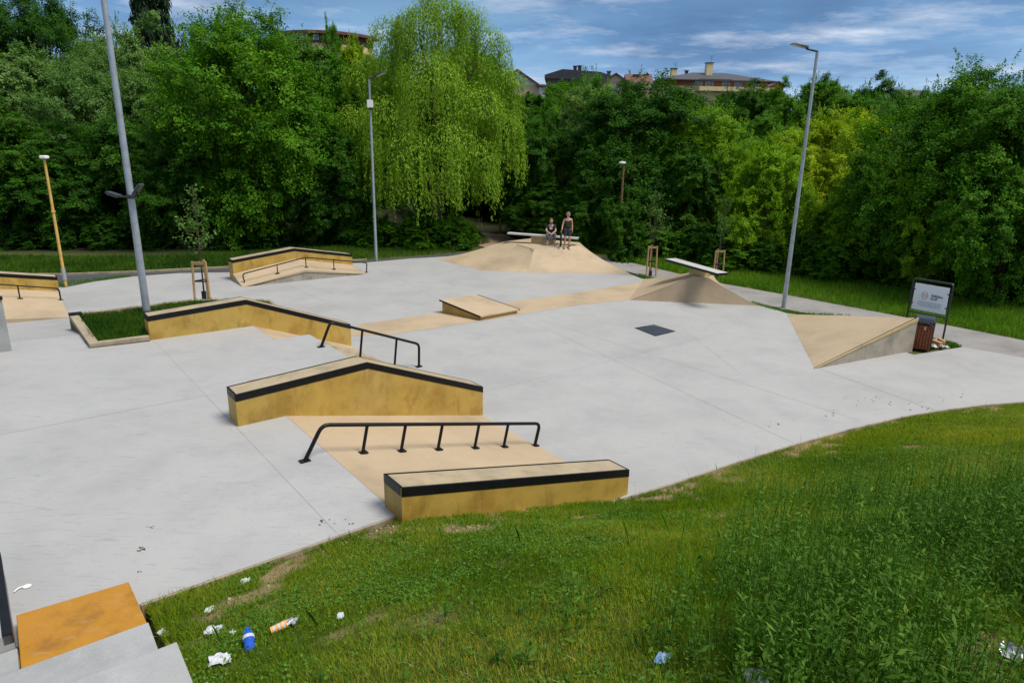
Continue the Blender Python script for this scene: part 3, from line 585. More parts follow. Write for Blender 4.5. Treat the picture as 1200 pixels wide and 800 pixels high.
# ------------------------------------------------------------------ lamp posts
def lamp_post(base, H, r0, r1, label, head=None, arm=None, box=None, mat='galv'):
    r = thing('lamp_post', base, label, 'lamp post', 'street lamps round the skate park'); b = Vector(base)
    MB().tube([b+Vector((0, 0, q*H)) for q in (0, .33, .66, 1)], [r0, r0*.67+r1*.33, r0*.33+r1*.67, r1], 14).build('pole', M[mat], r, smooth=True)
    MB().box(b+Vector((0, 0, .02)), (.4, .4, .03)).build('base_plate', M['galv'], r)
    if head is not None:
        top = b+Vector((0, 0, H)); h = Vector(head); d = h.normalized()
        MB().tube([top-Vector((0, 0, .05)), top+Vector((0, 0, .02)), top+h*.45], r1*.8, 8).build('arm', M['dark_metal'], r, smooth=True)
        hd = MB(); c = top+h*.78; n = Vector((-d.y, d.x, 0)).normalized(); L = h.length*.36
        up = n.cross(d).normalized()*-1 if n.cross(d).z < 0 else n.cross(d).normalized()
        hd.prism([c-d*L-n*.07, c+d*L-n*.15, c+d*L+n*.15, c-d*L+n*.07], [c-d*L*.9-n*.05+up*.10, c+d*L*.8-n*.10+up*.05, c+d*L*.8+n*.10+up*.05, c-d*L*.9+n*.05+up*.10]); hd.build('lamp_head', M['dark_metal'], r, bevel=.012)
        MB().prism([c-d*L*.6-n*.06-up*.012, c+d*L*.9-n*.12-up*.012, c+d*L*.9+n*.12-up*.012, c-d*L*.6+n*.06-up*.012], [c-d*L*.6-n*.06, c+d*L*.9-n*.12, c+d*L*.9+n*.12, c-d*L*.6+n*.06]).build('lens', M['lampglass'], r)
    return r
lp = lamp_post((-10.23, 18.08, 1.0), 8.15, .10, .07, 'tall grey lamp post in the planter with two small floodlights clamped on', head=(-.55, .25, .06))
c = Vector((-10.23, 18.08, 4.25))
MB().lathe(c-Vector((0, 0, .05)), [(.105, 0), (.105, .1)], 14).build('clamp', M['dark_metal'], lp)
for q, (dx, dz, tilt) in enumerate(((-.36, .06, .3), (.30, .20, -.9))):
    MB().tube([c+Vector((0, -.1, 0)), c+Vector((dx*.6, -.16, dz*.1)), c+Vector((dx, -.15, dz*.6))], .018, 6).build('bracket', M['dark_metal'], lp)
    R = Matrix.Rotation(tilt, 3, 'Y'); MB().box(c+Vector((dx, -.15, dz)), (.34, .24, .06), mat=R).build('floodlight', M['dark_metal'], lp, bevel=.01)
    MB().box(c+Vector((dx, -.15, dz))+R @ Vector((0, 0, .036 if q else -.036)), (.27, .18, .012), mat=R).build('floodlight_glass', M['lampglass'], lp)
lp = lamp_post((-7.12, 34.36, -.06), 8.85, .075, .05, 'slim grey lamp post in front of the weeping willow', head=(.75, -.35, .22))
MB().box((-7.12+.02, 34.24, 7.65), (.26, .2, .36)).build('control_box', M['white'], lp, bevel=.02); MB().box((-7.12+.1, 34.2, 7.42), (.2, .2, .10)).build('bracket', M['dark_metal'], lp)
lp = lamp_post((10.38, 24.93, -.06), 9.1, .085, .05, 'tall grey lamp post on the right, behind the wedge ramp', head=(-.85, -.1, .20))
yp = lamp_post((-18.19, 26.57, -.06), 5.0, .062, .045, 'yellow lamp post with small white lamp on the far left', mat='yellow_paint')
MB().tube([(-18.19, 26.57, .25), (-18.19, 26.57, .72)], .08, 12).build('steel_band', M['galv'], yp, smooth=True)
MB().tube([(-18.19, 26.57, 2.95), (-18.19, 26.57, 3.02)], .078, 12).build('collar', M['yellow_paint'], yp)
MB().box((-18.13, 26.5, 5.05), (.24, .26, .12)).build('lamp_head', M['white'], yp, bevel=.04)
b_ = D(729, 226, 37.0)
bp = thing('lamp_post', (b_[0], b_[1], 0), 'short rusty lamp post half hidden in the bushes', 'lamp post', 'street lamps round the skate park')
MB().tube([(b_[0], b_[1], -.1), (b_[0], b_[1], 5.05)], .06, 10).build('pole', M['rust'] if 'rust' in M else M.setdefault('rust', surf('rusty_pole', (.16, .09, .045), .7, .3, 6)), bp)
MB().lathe((b_[0]-.1, b_[1]-.1, 5.0), [(.06, 0), (.20, .04), (.17, .11), (.06, .14)], 12).build('lamp_head', M['lampglass'], bp, smooth=True)

# ------------------------------------------------------------------ sign, bin, rubbish by the wedge
def sign():
    a = Vector((12.62, 20.92, 0)); b = Vector((13.62, 20.25, 0)); a = Vector((P(1071, 326.5, 1.84)[0], P(1071, 326.5, 1.84)[1], 0)); b = Vector((13.60, 20.29, 0)); d = (b-a).normalized(); n = Vector((d.y, -d.x, 0)); up = Vector((0, 0, 1)); Wd = (b-a).length
    r = thing('notice_board', (a+b)/2+Vector((0, 0, -.06)), 'white notice board in a black frame by the path', 'sign')
    for p in (a, b): MB().tube([p-up*.06, p+up*1.78], .028, 8).build('post', M['dark_metal'], r)
    MB().tube(bend([a+up*1.6, a+up*1.86, b+up*1.86, b+up*1.6], .09), .028, 8).build('top_bar', M['dark_metal'], r, smooth=True)
    MB().tube([a+up*.78, b+up*.78], .026, 8).build('bottom_bar', M['dark_metal'], r)
    c = (a+b)/2+up*1.30; hw = Wd/2-.085; hh = .42
    MB().prism([c-d*hw-up*hh-n*.01, c+d*hw-up*hh-n*.01, c+d*hw+up*hh-n*.01, c-d*hw+up*hh-n*.01], [c-d*hw-up*hh+n*.01, c+d*hw-up*hh+n*.01, c+d*hw+up*hh+n*.01, c-d*hw+up*hh+n*.01]).build('panel', M['signwhite'], r)
    m = MB()
    for q in (-1, 1):
        for z in (-.22, .22): MB().bar(c+d*q*(hw-.03)+up*z, c+d*q*(Wd/2)+up*z, .03, .035).build('clip', M['dark_metal'], r)
    R = Matrix((( d.x, 0, n.x), (d.y, 0, n.y), (0, 1, 0)))
    def text(body, size, x, z, mat):
        cu = bpy.data.curves.new('t', 'FONT'); cu.body = body; cu.size = size; cu.extrude = .0015; cu.offset = .0022
        t = bpy.data.objects.new('lettering', cu); COL.objects.link(t); bpy.context.view_layer.update()
        me = bpy.data.meshes.new_from_object(t.evaluated_get(bpy.context.evaluated_depsgraph_get())); bpy.data.objects.remove(t)
        me.name = 'lettering'; me.materials.clear(); me.materials.append(mat)
        o = bpy.data.objects.new('lettering', me); COL.objects.link(o); o.parent = r
        o.matrix_local = Matrix.Translation(c+n*.013+d*x+up*z-Vector(r.location)) @ R.to_4x4(); return o
    text('S\u00eddlisko', .115, .02, .06, M['navy']); text('KVP', .115, .02, -.045, M['navy'])
    m = MB(); rnd = random.Random(4)
    for row, (z, x0, x1) in enumerate(((-.155, -.34, .38), (-.215, -.34, .38), (-.275, -.31, .34))):
        m = MB()
        x = x0
        while x < x1:
            l = min(rnd.uniform(.03, .09), x1-x); p = c+n*.0125+d*x+up*z; m.prism([p, p+d*l, p+d*l+up*.02, p+up*.02], [p+n*.002, p+d*l+n*.002, p+d*l+up*.02+n*.002, p+up*.02+n*.002]); x += l+.018
        m.build('print_line', M['smallprint'], r)
    for q, mt in ((0, 'logo_gold'), (1, 'logo_pink')):
        m = MB(); o_ = c+n*.013+d*(-.17)+up*.07
        pts = []
        for k in range(13):
            ang = math.pi*(.5+q)+math.pi*k/12; rr = .115; pts.append(o_+d*math.cos(ang)*rr*.75+up*(math.sin(ang)*rr-.0))
        m.tube(pts, .011, 5)
        for k in (-1, 0, 1): 
            if (k+1) % 2 == q: m.tube([o_+d*k*.035-up*.05, o_+d*k*.045+up*.05], .009, 5)
        m.build('emblem', M[mt], r)
sign()
def bin_():
    cx, cy = 12.50, 19.62; r = thing('waste_bin', (cx, cy, -.06), 'brown slatted waste bin with dark lid behind the wedge ramp', 'bin'); a0 = math.radians(-33)
    n = 7; hw = .27
    for k in range(4):
        R = Matrix.Rotation(a0+k*math.pi/2, 3, 'Z'); m = MB()
        for i in range(n):
            x = -hw+.04+i*(2*hw-.08)/(n-1); m.box(Vector((cx, cy, .39))+R @ Vector((x, -hw, 0)), (.062, .02, .74), mat=R)
        m.build('slats', M['binwood'], r)
    R = Matrix.Rotation(a0, 3, 'Z')
    MB().box((cx, cy, .39), (.48, .48, .72), mat=R).build('liner', M['rubber'], r)
    for i in (-1, 1):
        for j in (-1, 1): MB().box(Vector((cx, cy, .42))+R @ Vector((i*hw, j*hw, 0)), (.035, .035, .90), mat=R).build('corner_post', M['dark_metal'], r)
    m = MB(); c = Vector((cx, cy, .87)); q = [(-.30, -.30), (.30, -.30), (.30, .30), (-.30, .30)]
    m.prism([c+R @ Vector((a, b, 0)) for a, b in q], [c+R @ Vector((a*.82, b*.82, .11)) for a, b in q]); m.build('lid', M['plate'], r, bevel=.02)
    pts = [Vector((cx, cy, .79))+R @ Vector((x, -.285, -.04+.09*math.cos(x/.27*1.4))) for x in np.linspace(-.25, .25, 9)]
    MB().tube(pts, .016, 6).build('opening_rim', M['dark_metal'], r)
    MB().box(Vector((cx, cy, .68))+R @ Vector((.05, -.286, 0)), (.035, .006, .10), mat=R).build('sticker', surf('yellow_sticker', (.7, .5, .05), .5, fine=0), r)
bin_()

# ------------------------------------------------------------------ litter
def crumple(name, loc, size, mat, label, cat, seed, n=7, h=.35, rz=0, asp=1.0, group=None):
    rnd = np.random.RandomState(seed); m = MB(); pts = []
    for j in range(n):
        for i in range(n):
            x = (i/(n-1)-.5)*size*asp; y = (j/(n-1)-.5)*size; pts.append((x+rnd.uniform(-1, 1)*size/n*.4, y+rnd.uniform(-1, 1)*size/n*.4, rnd.rand()**1.3*size*h*.6))
    c, s_ = math.cos(rz), math.sin(rz); m.v = [(loc[0]+p[0]*c-p[1]*s_, loc[1]+p[0]*s_+p[1]*c, loc[2]+p[2]) for p in pts]
    for j in range(n-1):
        for i in range(n-1):
            if (i in (0, n-2) and j in (0, n-2) and rnd.rand() < .6): continue
            m.f.append((j*n+i, j*n+i+1, (j+1)*n+i+1, (j+1)*n+i))
    o = m.build(name, mat, origin=loc); md = o.modifiers.new('thickness', 'SOLIDIFY'); md.thickness = .0015
    return tag(o, label, cat, group)
M['paper'] = surf('white_paper', (.46, .47, .50), .6, .08, 20, fine=0); M['card'] = surf('brown_cardboard', (.36, .20, .10), .8, .2, 10)
M['film'] = surf('clear_wrapper', (.62, .66, .72), .2, .1, 14, fine=0, trans=.35); M['foil'] = surf('silver_foil', (.36, .37, .42), .4, .4, 25, metal=.5, fine=0)
M['blue'] = surf('blue_plastic', (.012, .10, .62), .2, .15, 30, fine=0, trans=.25); M['bluewrap'] = surf('blue_wrapper', (.16, .30, .62), .3, .5, 18, fine=0, tone2=(.5, .55, .66))
def on_ground(u, v, lift=.02, it=30):
    z = 1.0
    for _ in range(it):
        p = P(u, v, z); z = .5*z+.5*(gz(p[0], p[1])+lift)
    return P(u, v, z)
lit = 'litter in the grass'
for (u, v, sz, mt, lb, ct, sd, asp) in (
    (288, 680, .085, 'paper', 'small white crumpled paper near the slab edge, above the blue bottle', 'paper', 1, 1.2),
    (245, 714, .07, 'paper', 'tiny torn white paper scrap above the clear wrapper', 'paper', 2, 1.6),
    (250, 739, .16, 'film', 'clear plastic wrapper lying left of the blue bottle', 'wrapper', 3, .7),
    (273, 740, .05, 'paper', 'white scrap between the clear wrapper and the blue bottle', 'paper', 4, 1.1),
    (258, 773, .13, 'paper', 'folded white paper in the grass below the clear wrapper', 'paper', 5, 1.3),
    (191, 741, .10, 'paper', 'lilac white tissue beside the corner of the steps', 'tissue', 6, .8),
    (399, 721, .06, 'paper', 'small pale scrap right of the striped cup', 'paper', 7, 1.5),
    (776, 772, .13, 'bluewrap', 'blue and white wrapper in the weeds at the bottom', 'wrapper', 8, .6),
    (886, 795, .13, 'foil', 'silver foil ball at the bottom edge in the weeds', 'foil', 9, 1.0),
    (1187, 765, .12, 'foil', 'grey foil scrap in the bottom right corner', 'foil', 10, 1.2),
    (654, 584, .09, 'paper', 'small white crumpled paper at the foot of the nearest ledge', 'paper', 11, .9),
    (730, 583, .10, 'foil', 'silver scrap by the right end of the nearest ledge', 'foil', 12, 1.9)):
    crumple('litter', on_ground(u, v, .038), sz*.95, M[mt], lb, ct, sd, asp=asp, rz=sd*.7, group=lit)
p = on_ground(292, 752, .05); r = thing('plastic_bottle', p, 'crushed blue plastic bottle standing out in the grass', 'bottle', lit); ax_ = Vector((-.40, .80, .30)).normalized()*1.0
MB().lathe(Vector(p)-ax_*.10, [(.026, 0), (.044, .01), (.046, .06), (.036, .085), (.045, .11), (.046, .16), (.036, .19), (.017, .21)], 14, ax_).build('body', M['blue'], r, smooth=True)
MB().lathe(Vector(p)-ax_*.10, [(.0475, .125), (.0475, .155)], 14, ax_).build('label_band', M['paper'], r); MB().lathe(Vector(p)-ax_*.10, [(.019, .21), (.019, .235)], 10, ax_).build('cap', M['blue'], r)
p = on_ground(330, 733, .05); r = thing('paper_cup', p, 'orange and white striped snack tube lying in the grass', 'snack tube', lit); ax_ = Vector((.85, .45, .2)).normalized()
for k in range(7): MB().lathe(Vector(p)-ax_*.09, [(.033+.0003*k, .02*k), (.033+.0003*k, .02*k+.0198)], 14, ax_).build('stripe', M['orange_card'] if k % 2 == 0 and 'orange_card' in M else (M.setdefault('orange_card', surf('orange_card', (.72, .33, .07), .5, fine=0)) if k % 2 == 0 else M['paper']), r)
cr = crumple('torn_lid', Vector(p)+ax_*.085, .09, M['foil'], None, None, 15); cr.parent = r; cr.location = Vector(cr.location)-Vector(p)
p = Vector(P(27, 688, 1.006)); r = thing('plastic_fork', p, 'broken white plastic cutlery on the concrete above the orange step', 'cutlery')
MB().lathe(p+Vector((.03, .02, 0)), [(.035, 0), (.04, .006), (.02, .012)], 12).build('bowl', M['white'], r); MB().tube([p+Vector((.03, .02, .012)), p+Vector((-.02, -.03, .02)), p+Vector((-.03, -.09, .012))], .006, 6).build('stem', M['white'], r)
q = Vector(P(1098, 406, -.02)); m = MB()
r = thing('cardboard_box', q, 'torn brown cardboard and paper beside the waste bin', 'cardboard')
for k, (dx, dy, dz, sx, sy, sz, rz) in enumerate(((0, 0, .10, .34, .26, .20, .5), (.12, .02, .22, .22, .2, .012, 1.0), (-.18, -.02, .06, .2, .18, .1, .2))):
    R = Matrix.Rotation(rz, 3, 'Z') @ Matrix.Rotation(.35 if k == 1 else .12, 3, 'X'); m.box(q+Vector((dx, dy, dz)), (sx, sy, sz), mat=R)
m.build('carton', M['card'], r)
for k, (dx, dy) in enumerate(((-.38, -.12), (.10, -.22), (-.26, -.2))):
    c_ = crumple('paper', q+Vector((dx, dy, .04)), .22, M['paper'], None, None, 31+k, h=.6); c_.parent = r; c_.location = Vector(c_.location)-q
# dark scraps on the concrete
rnd = random.Random(8); m = MB()
for (u, v, z, n_, sp) in ((168, 643, 1, 9, 8), (176, 617, 1, 4, 5), (163, 670, 1, 2, 3), (1010, 470, 0, 10, 22), (1060, 474, 0, 14, 30), (905, 497, 0, 5, 12), (395, 610, 1, 9, 22), (970, 484, 0, 6, 14), (507, 521, .5, 3, 4), (1110, 466, 0, 8, 18)):
    for k in range(n_):
        p = P(u+rnd.uniform(-sp, sp), v+rnd.uniform(-sp*.25, sp*.25), z+.004); a = rnd.uniform(0, 3.1); l = rnd.uniform(.006, .022); w_ = l*rnd.uniform(.2, .6); c_, s_ = math.cos(a), math.sin(a)
        q4 = [(-l, -w_), (l, -w_*.4), (l*.7, w_), (-l*.6, w_*.8)]; m.prism([(p[0]+x*c_-y*s_, p[1]+x*s_+y*c_, p[2]) for x, y in q4], [(p[0]+x*c_-y*s_, p[1]+x*s_+y*c_, p[2]+.006) for x, y in q4])
tag(m.build('leaf_litter', surf('dead_leaf', (.09, .055, .035), .8, .4, 30)), 'dry leaves and crumbs scattered over the concrete', 'leaf litter', kind='stuff')
# pebbles in the bare soil by the slab edge
m = MB(); rs = np.random.RandomState(4)
for k in range(420):
    s_ = rs.choice([rs.uniform(.8, 8), rs.uniform(2.8, 4.6), rs.uniform(8, 14)]); d_ = rs.exponential(.45)+.05; t_ = float(edge_t(s_))-d_; x, y, _ = G(s_, t_); z = gz(x, y); q = rs.uniform(.008, .03)*(1.6 if rs.rand() < .06 else 1)
    vs = [Vector(rs.uniform(-1, 1, 3)).normalized()*q*rs.uniform(.7, 1.1) for _ in range(6)]
    i0 = len(m.v); base = [Vector((math.cos(a)*q*rs.uniform(.7, 1.1), math.sin(a)*q*rs.uniform(.7, 1.1), 0)) for a in np.arange(5)*1.257]
    top = [b*.6+Vector((0, 0, q*rs.uniform(.5, .9))) for b in base]; c_ = Vector((x, y, z))
    m.prism([c_+b for b in base], [c_+b for b in top])
tag(m.build('pebbles', surf('pebbles', (.33, .25, .17), .8, .35, 9)), 'small stones in the bare soil along the slab edge', 'pebbles', kind='stuff')

# ------------------------------------------------------------------ foliage
LM = {
 'mid':    leaf_mat('leaf_mid_green', (.024, .092, .004), (.060, .175, .006), (.125, .285, .012), rough=.65),
 'dark':   leaf_mat('leaf_dark_green', (.013, .055, .004), (.032, .108, .006), (.070, .180, .010), rough=.65),
 'fresh':  leaf_mat('leaf_fresh_green', (.065, .165, .005), (.135, .285, .007), (.24, .41, .014), rough=.65),
 'yellow': leaf_mat('leaf_yellow_green', (.12, .22, .005), (.24, .36, .008), (.36, .46, .015), rough=.65),
 'silver': leaf_mat('leaf_silver_green', (.050, .125, .028), (.115, .22, .050), (.20, .32, .09), rough=.65),
 'willow': leaf_mat('leaf_willow', (.085, .19, .012), (.16, .30, .018), (.27, .40, .045), tr=.35, rough=.65),
 'poplar': leaf_mat('leaf_poplar', (.014, .034, .016), (.024, .052, .024), (.04, .075, .034)),
 'sapling': leaf_mat('leaf_sapling', (.05, .12, .02), (.08, .17, .03), (.13, .22, .05)),
 'grass':  leaf_mat('grass_blade', (.070, .155, .006), (.185, .280, .012), (.36, .38, .045), tr=.3, rough=.7),
 'verge':  leaf_mat('verge_blade', (.045, .14, .006), (.085, .21, .010), (.14, .28, .02), tr=.25, rough=.7),
 'clover': leaf_mat('clover_leaf', (.035, .105, .010), (.07, .165, .016), (.15, .25, .05), tr=.25, rough=.65),
 'weed':   leaf_mat('weed_leaf', (.024, .075, .005), (.055, .135, .009), (.13, .23, .035), tr=.25, rough=.65),
 'shady':  leaf_mat('shade_dark_blade', (.020, .070, .006), (.040, .105, .008), (.08, .16, .014), tr=.25, rough=.7),  # tree shade on the roadside put into this green; planter grass is simply dark
 'dry':    leaf_mat('dry_straw', (.20, .19, .09), (.30, .27, .14), (.40, .36, .20), tr=.1),
}
def leaves(C, Nrm, size, rs, aspect=.55, droop=None):
    """diamond leaves at C (n,3) with normals Nrm, long axis random in plane (or along droop)"""
    n = len(C); Nrm = Nrm/np.maximum(np.linalg.norm(Nrm, axis=1, keepdims=True), 1e-6)
    a = rs.normal(size=(n, 3)) if droop is None else droop + rs.normal(size=(n, 3))*.35
    a = a - Nrm*(a*Nrm).sum(1, keepdims=True); a /= np.maximum(np.linalg.norm(a, axis=1, keepdims=True), 1e-6)
    b = np.cross(Nrm, a); s = size[:, None] if isinstance(size, np.ndarray) else size
    fold = Nrm*s*.12
    return np.stack([C-a*s, C-b*s*aspect+fold*0-a*s*.1, C+a*s, C+b*s*aspect-a*s*.1], 1)
def crown_mesh(name, seed, lobes=9, clumps=150, per=230, leaf=.040, taper=.0, spray=.12, squat=1.0, flat=.75):
    rs = np.random.RandomState(seed)
    lc = rs.normal(size=(lobes, 3)); lc /= np.linalg.norm(lc, axis=1, keepdims=True); lc *= rs.uniform(.38, .74, (lobes, 1)); lr = rs.uniform(.24, .46, lobes)
    lc[0] = (0, 0, .45); lc[1] = (0, 0, -.1); lr[1] = .6
    lc[:, :2] *= (1-taper*(lc[:, 2:]+.3)).clip(.3, 1.2)
    cc = []; cd = []; tries = 0
    while len(cc) < clumps and tries < 20000:
        tries += 1; k = rs.randint(lobes); d = rs.normal(size=3); d /= np.linalg.norm(d)
        if d[2] < -.75: continue
        p = lc[k]+d*lr[k]*rs.uniform(.82, 1.08)
        if any(np.linalg.norm(p-lc[j]) < lr[j]*.72 for j in range(lobes)): continue
        if cc and min(np.linalg.norm(p-q) for q in cc[-60:]) < .07: continue
        cc.append(p); cd.append(d)
    cc = np.array(cc); cd = np.array(cd); n = len(cc)
    rc = rs.uniform(.10, .19, n); Q = []; VN = []; VR = []; SZ = []
    for k in range(n):
        m_ = int(per*(rc[k]/.145)**2); d = rs.normal(size=(m_, 3)); d /= np.linalg.norm(d, axis=1, keepdims=True); d[:, 2] = np.where(d[:, 2] < -.3, -d[:, 2], d[:, 2])
        rr = rc[k]*rs.uniform(.25, 1.0, (m_, 1))**.5
        # a leafy branch end: several sprays that leave the limb outwards and droop a little, not a ball
        nsp = rs.randint(5, 10); sd_ = cd[k]*.8+rs.normal(size=(nsp, 3))*.75+np.array([0, 0, .15]); sd_ /= np.linalg.norm(sd_, axis=1, keepdims=True); sl_ = rc[k]*rs.uniform(.7, 1.9, nsp)
        js = rs.randint(nsp, size=m_); tq = rs.uniform(0, 1, (m_, 1))**.8; pos = cc[k] - cd[k]*rc[k]*.35 + sd_[js]*sl_[js][:, None]*tq + np.array([0, 0, -.28])*sl_[js][:, None]*tq**2 + rs.normal(size=(m_, 3))*rc[k]*np.array([.27, .27, .13])*(1.15-.6*tq)
        d = sd_[js]*.6+d*.5
        Q.append(pos); VN.append(d*.9+cd[k]*.35+np.array([0, 0, .55])+rs.normal(size=(m_, 3))*.38); VR.append(rs.uniform(0, 1)*.5+rs.uniform(0, .5, m_)); SZ.append(leaf*rs.uniform(.6, 1.25, m_))
        if rs.rand() < spray*3 :        # shoots that stick out of the outline
            for _ in range(rs.randint(2, 5)):
                dd = cd[k]*.7+np.array([0, 0, .75])+rs.normal(size=3)*.4; dd /= np.linalg.norm(dd); L_ = rs.uniform(.04, .13)*(1.25 if cd[k][2] > .4 else 1); q_ = 34; tt = rs.uniform(0, 1, (q_, 1))
                Q.append(cc[k]+dd*(rc[k]*.75+L_*tt)+rs.normal(size=(q_, 3))*.011*(1.3-tt)); VN.append(rs.normal(size=(q_, 3))+dd*.3+np.array([0, 0, .5])); VR.append(rs.uniform(.4, 1, q_)); SZ.append(leaf*rs.uniform(.55, .95, q_))
    # sparse inner leaves keep the crown from being see-through
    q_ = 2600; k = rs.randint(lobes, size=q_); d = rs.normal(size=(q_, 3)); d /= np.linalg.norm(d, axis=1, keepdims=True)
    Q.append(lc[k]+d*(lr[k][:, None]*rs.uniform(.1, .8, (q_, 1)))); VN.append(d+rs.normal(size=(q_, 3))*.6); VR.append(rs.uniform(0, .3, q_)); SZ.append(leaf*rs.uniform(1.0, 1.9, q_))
    Q = np.concatenate(Q); VN = np.concatenate(VN); VR = np.concatenate(VR); SZ = np.concatenate(SZ)
    lo, hi = np.percentile(Q[:, 2], [.6, 99.6]); kz = 2/(hi-lo); Q[:, 2] = (Q[:, 2]-(hi+lo)/2)*kz; rx_ = np.percentile(np.abs(Q[:, :2]), 98.5); Q[:, :2] /= rx_; cc = cc/np.array([rx_, rx_, 1/kz])
    return quads_mesh(name, leaves(Q, VN, SZ, rs), VR), cc
def limbs(m, base, h, ends, r, rs, n=7):
    m.tube([base, base+Vector((rs.uniform(-.02, .02)*h, rs.uniform(-.02, .02)*h, h*.3)), base+Vector((rs.uniform(-.04, .04)*h, rs.uniform(-.04, .04)*h, h*.62)), base+Vector((0, 0, h*.95))], [r, r*.72, r*.45, r*.1], n)
    for e in ends:
        st = base+Vector((0, 0, h*rs.uniform(.28, .62))); e = Vector(e); mid = st.lerp(e, .5)+Vector((0, 0, -.06*h)); m.tube([st, mid, e], [r*.38, r*.22, r*.05], 5)
CROWNS = []
for k in range(5): CROWNS.append(crown_mesh('crown_%s' % 'abcde'[k], 11+k, lobes=(13, 16, 12, 18, 15)[k], clumps=190, per=700, leaf=.0185, taper=(.1, .3, .0, .2, .35)[k]))
CROWNS_BIG = [crown_mesh('crown_fine_%s' % 'ab'[k], 41+k, lobes=(20, 24)[k], clumps=330, per=560, leaf=.0145, taper=.2) for k in range(2)]
SHRUBS = [crown_mesh('shrub_%s' % 'ab'[k], 71+k, lobes=6, clumps=80, per=380, leaf=.036, spray=.2) for k in range(2)]
POPL = crown_mesh('crown_poplar', 91, lobes=9, clumps=120, per=220, leaf=.04)
def slot_mat(o, mat): o.material_slots[0].link = 'OBJECT'; o.material_slots[0].material = mat
for me, _ in CROWNS+CROWNS_BIG+SHRUBS+[POPL]: me.materials.append(LM['mid'])
TRS = random.Random(3); TRUNKS = {}
def tree(u, vtop, Y, rpx, mat, label, var=None, zb=None, group='trees of the green belt beyond the path', cat='tree', name='tree', pool=None, deep=1.0):
    x, y, zt = D(u, vtop, Y); g0 = gz(x, y); H = zt-g0
    rx = rpx/CF*Y*1.04; zb = (g0 + .10*H) if zb is None else zb
    pool = pool or CROWNS; k = TRS.randrange(len(pool)) if var is None else var; me, cc = pool[k]
    zc = (zt+zb)/2; rz = (zt-zb)/2
    t = thing(name, (x, y, g0), label, cat, group)
    cr = link_mesh('crown', me, None, t); cr.location = (0, 0, zc-g0); cr.scale = (rx, rx*deep, rz); cr.rotation_euler = (0, 0, TRS.uniform(0, 6.28)); slot_mat(cr, mat)
    key = (id(me),)
    rs_ = random.Random(int(u*7+Y)); m = MB(); R = Matrix.Rotation(cr.rotation_euler.z, 3, 'Z')
    ends = [Vector((x, y, zc))+Vector(((R @ Vector(c_))[0]*rx*.8, (R @ Vector(c_))[1]*rx*.8, (R @ Vector(c_))[2]*rz*.8)) for c_ in cc[::max(1, len(cc)//9)][:9]]
    limbs(m, Vector((x, y, g0-.1)), H*.9, ends, .022*H+.03, rs_); m.build('trunk', M['bark'], t); return t
K = LM
BELT = 'dark leafy trees of the belt beyond the road on the left'
FAR = 'trees on the slope below the houses'
RB = 'broad leafy trees of the belt beyond the path on the right'
# ---- left belt, from the left edge
tree(280, 12, 41.5, 98, K['mid'], 'tallest bright green broadleaf tree left of the willow', 0, pool=CROWNS_BIG, zb=.3)
tree(365, 60, 43.5, 62, K['mid'], 'green tree squeezed between the tall bright tree and the willow', 1, zb=1)
tree(395, 150, 40, 50, K['dark'], 'low dark tree under the left side of the willow', 2, zb=.2)
tree(205, 120, 39.5, 62, K['dark'], 'dark green tree in front of the tall bright tree', 1, zb=.6, pool=CROWNS_BIG)
tree(140, 140, 40, 66, K['dark'], 'dark green maple right behind the tall planter lamp post', 3, zb=.8)
tree(68, 150, 39, 62, K['dark'], 'very dark tree behind the yellow lamp post', 4, zb=.9)
tree(2, 130, 38, 60, K['dark'], 'very dark tree on the left edge of the belt', 1, zb=.9)
tree(-60, 90, 38, 66, K['dark'], 'dark tree cut by the left edge', 2)
tree(22, 58, 45, 66, K['silver'], 'silvery willow on the left edge', 2)
tree(98, 64, 45.5, 60, K['silver'], 'silvery grey green willow behind the lamp post', 0, pool=CROWNS_BIG)
tree(165, 88, 45, 50, K['silver'], 'smaller silvery willow left of the tall bright tree', 3)
tree(182, 26, 53, 52, K['silver'], 'tall yellowish willow below the dark poplar', 4)
tree(118, 40, 54, 38, K['silver'], 'pale willow top behind the planter lamp post', 0)
tree(232, 34, 55, 34, K['mid'], 'green treetop left of the tallest bright tree', 1)
tree(36, -14, 58, 66, K['dark'], 'dark round treetop in the upper left corner', 0, pool=CROWNS_BIG)
tree(-40, 10, 56, 60, K['dark'], 'dark treetop cut by the upper left corner', 3)
pt = thing('poplar', (0, 0, 0), 'narrow dark poplar against the sky, upper left', 'tree'); x_, y_, zt_ = D(166, -75, 62); g_ = gz(x_, y_); pt.location = (x_, y_, g_)
for q in range(3):
    pass
cr = link_mesh('crown', POPL[0], None, pt); cr.location = (0, 0, (zt_-g_)*.55); cr.scale = (2.5, 2.5, (zt_-g_)*.48); slot_mat(cr, K['poplar'])
MB().tube([(x_, y_, g_), (x_, y_, zt_-1)], [.35, .05], 7).build('trunk', M['bark'], pt)
tree(386, 31, 62, 20, K['mid'], 'treetop in front of the round brown building', 1)
tree(412, 48, 60, 30, K['yellow'], 'yellow green treetop right of the round brown building', 2)
tree(340, 62, 58, 34, K['mid'], 'green treetop just under the round brown building', 0)
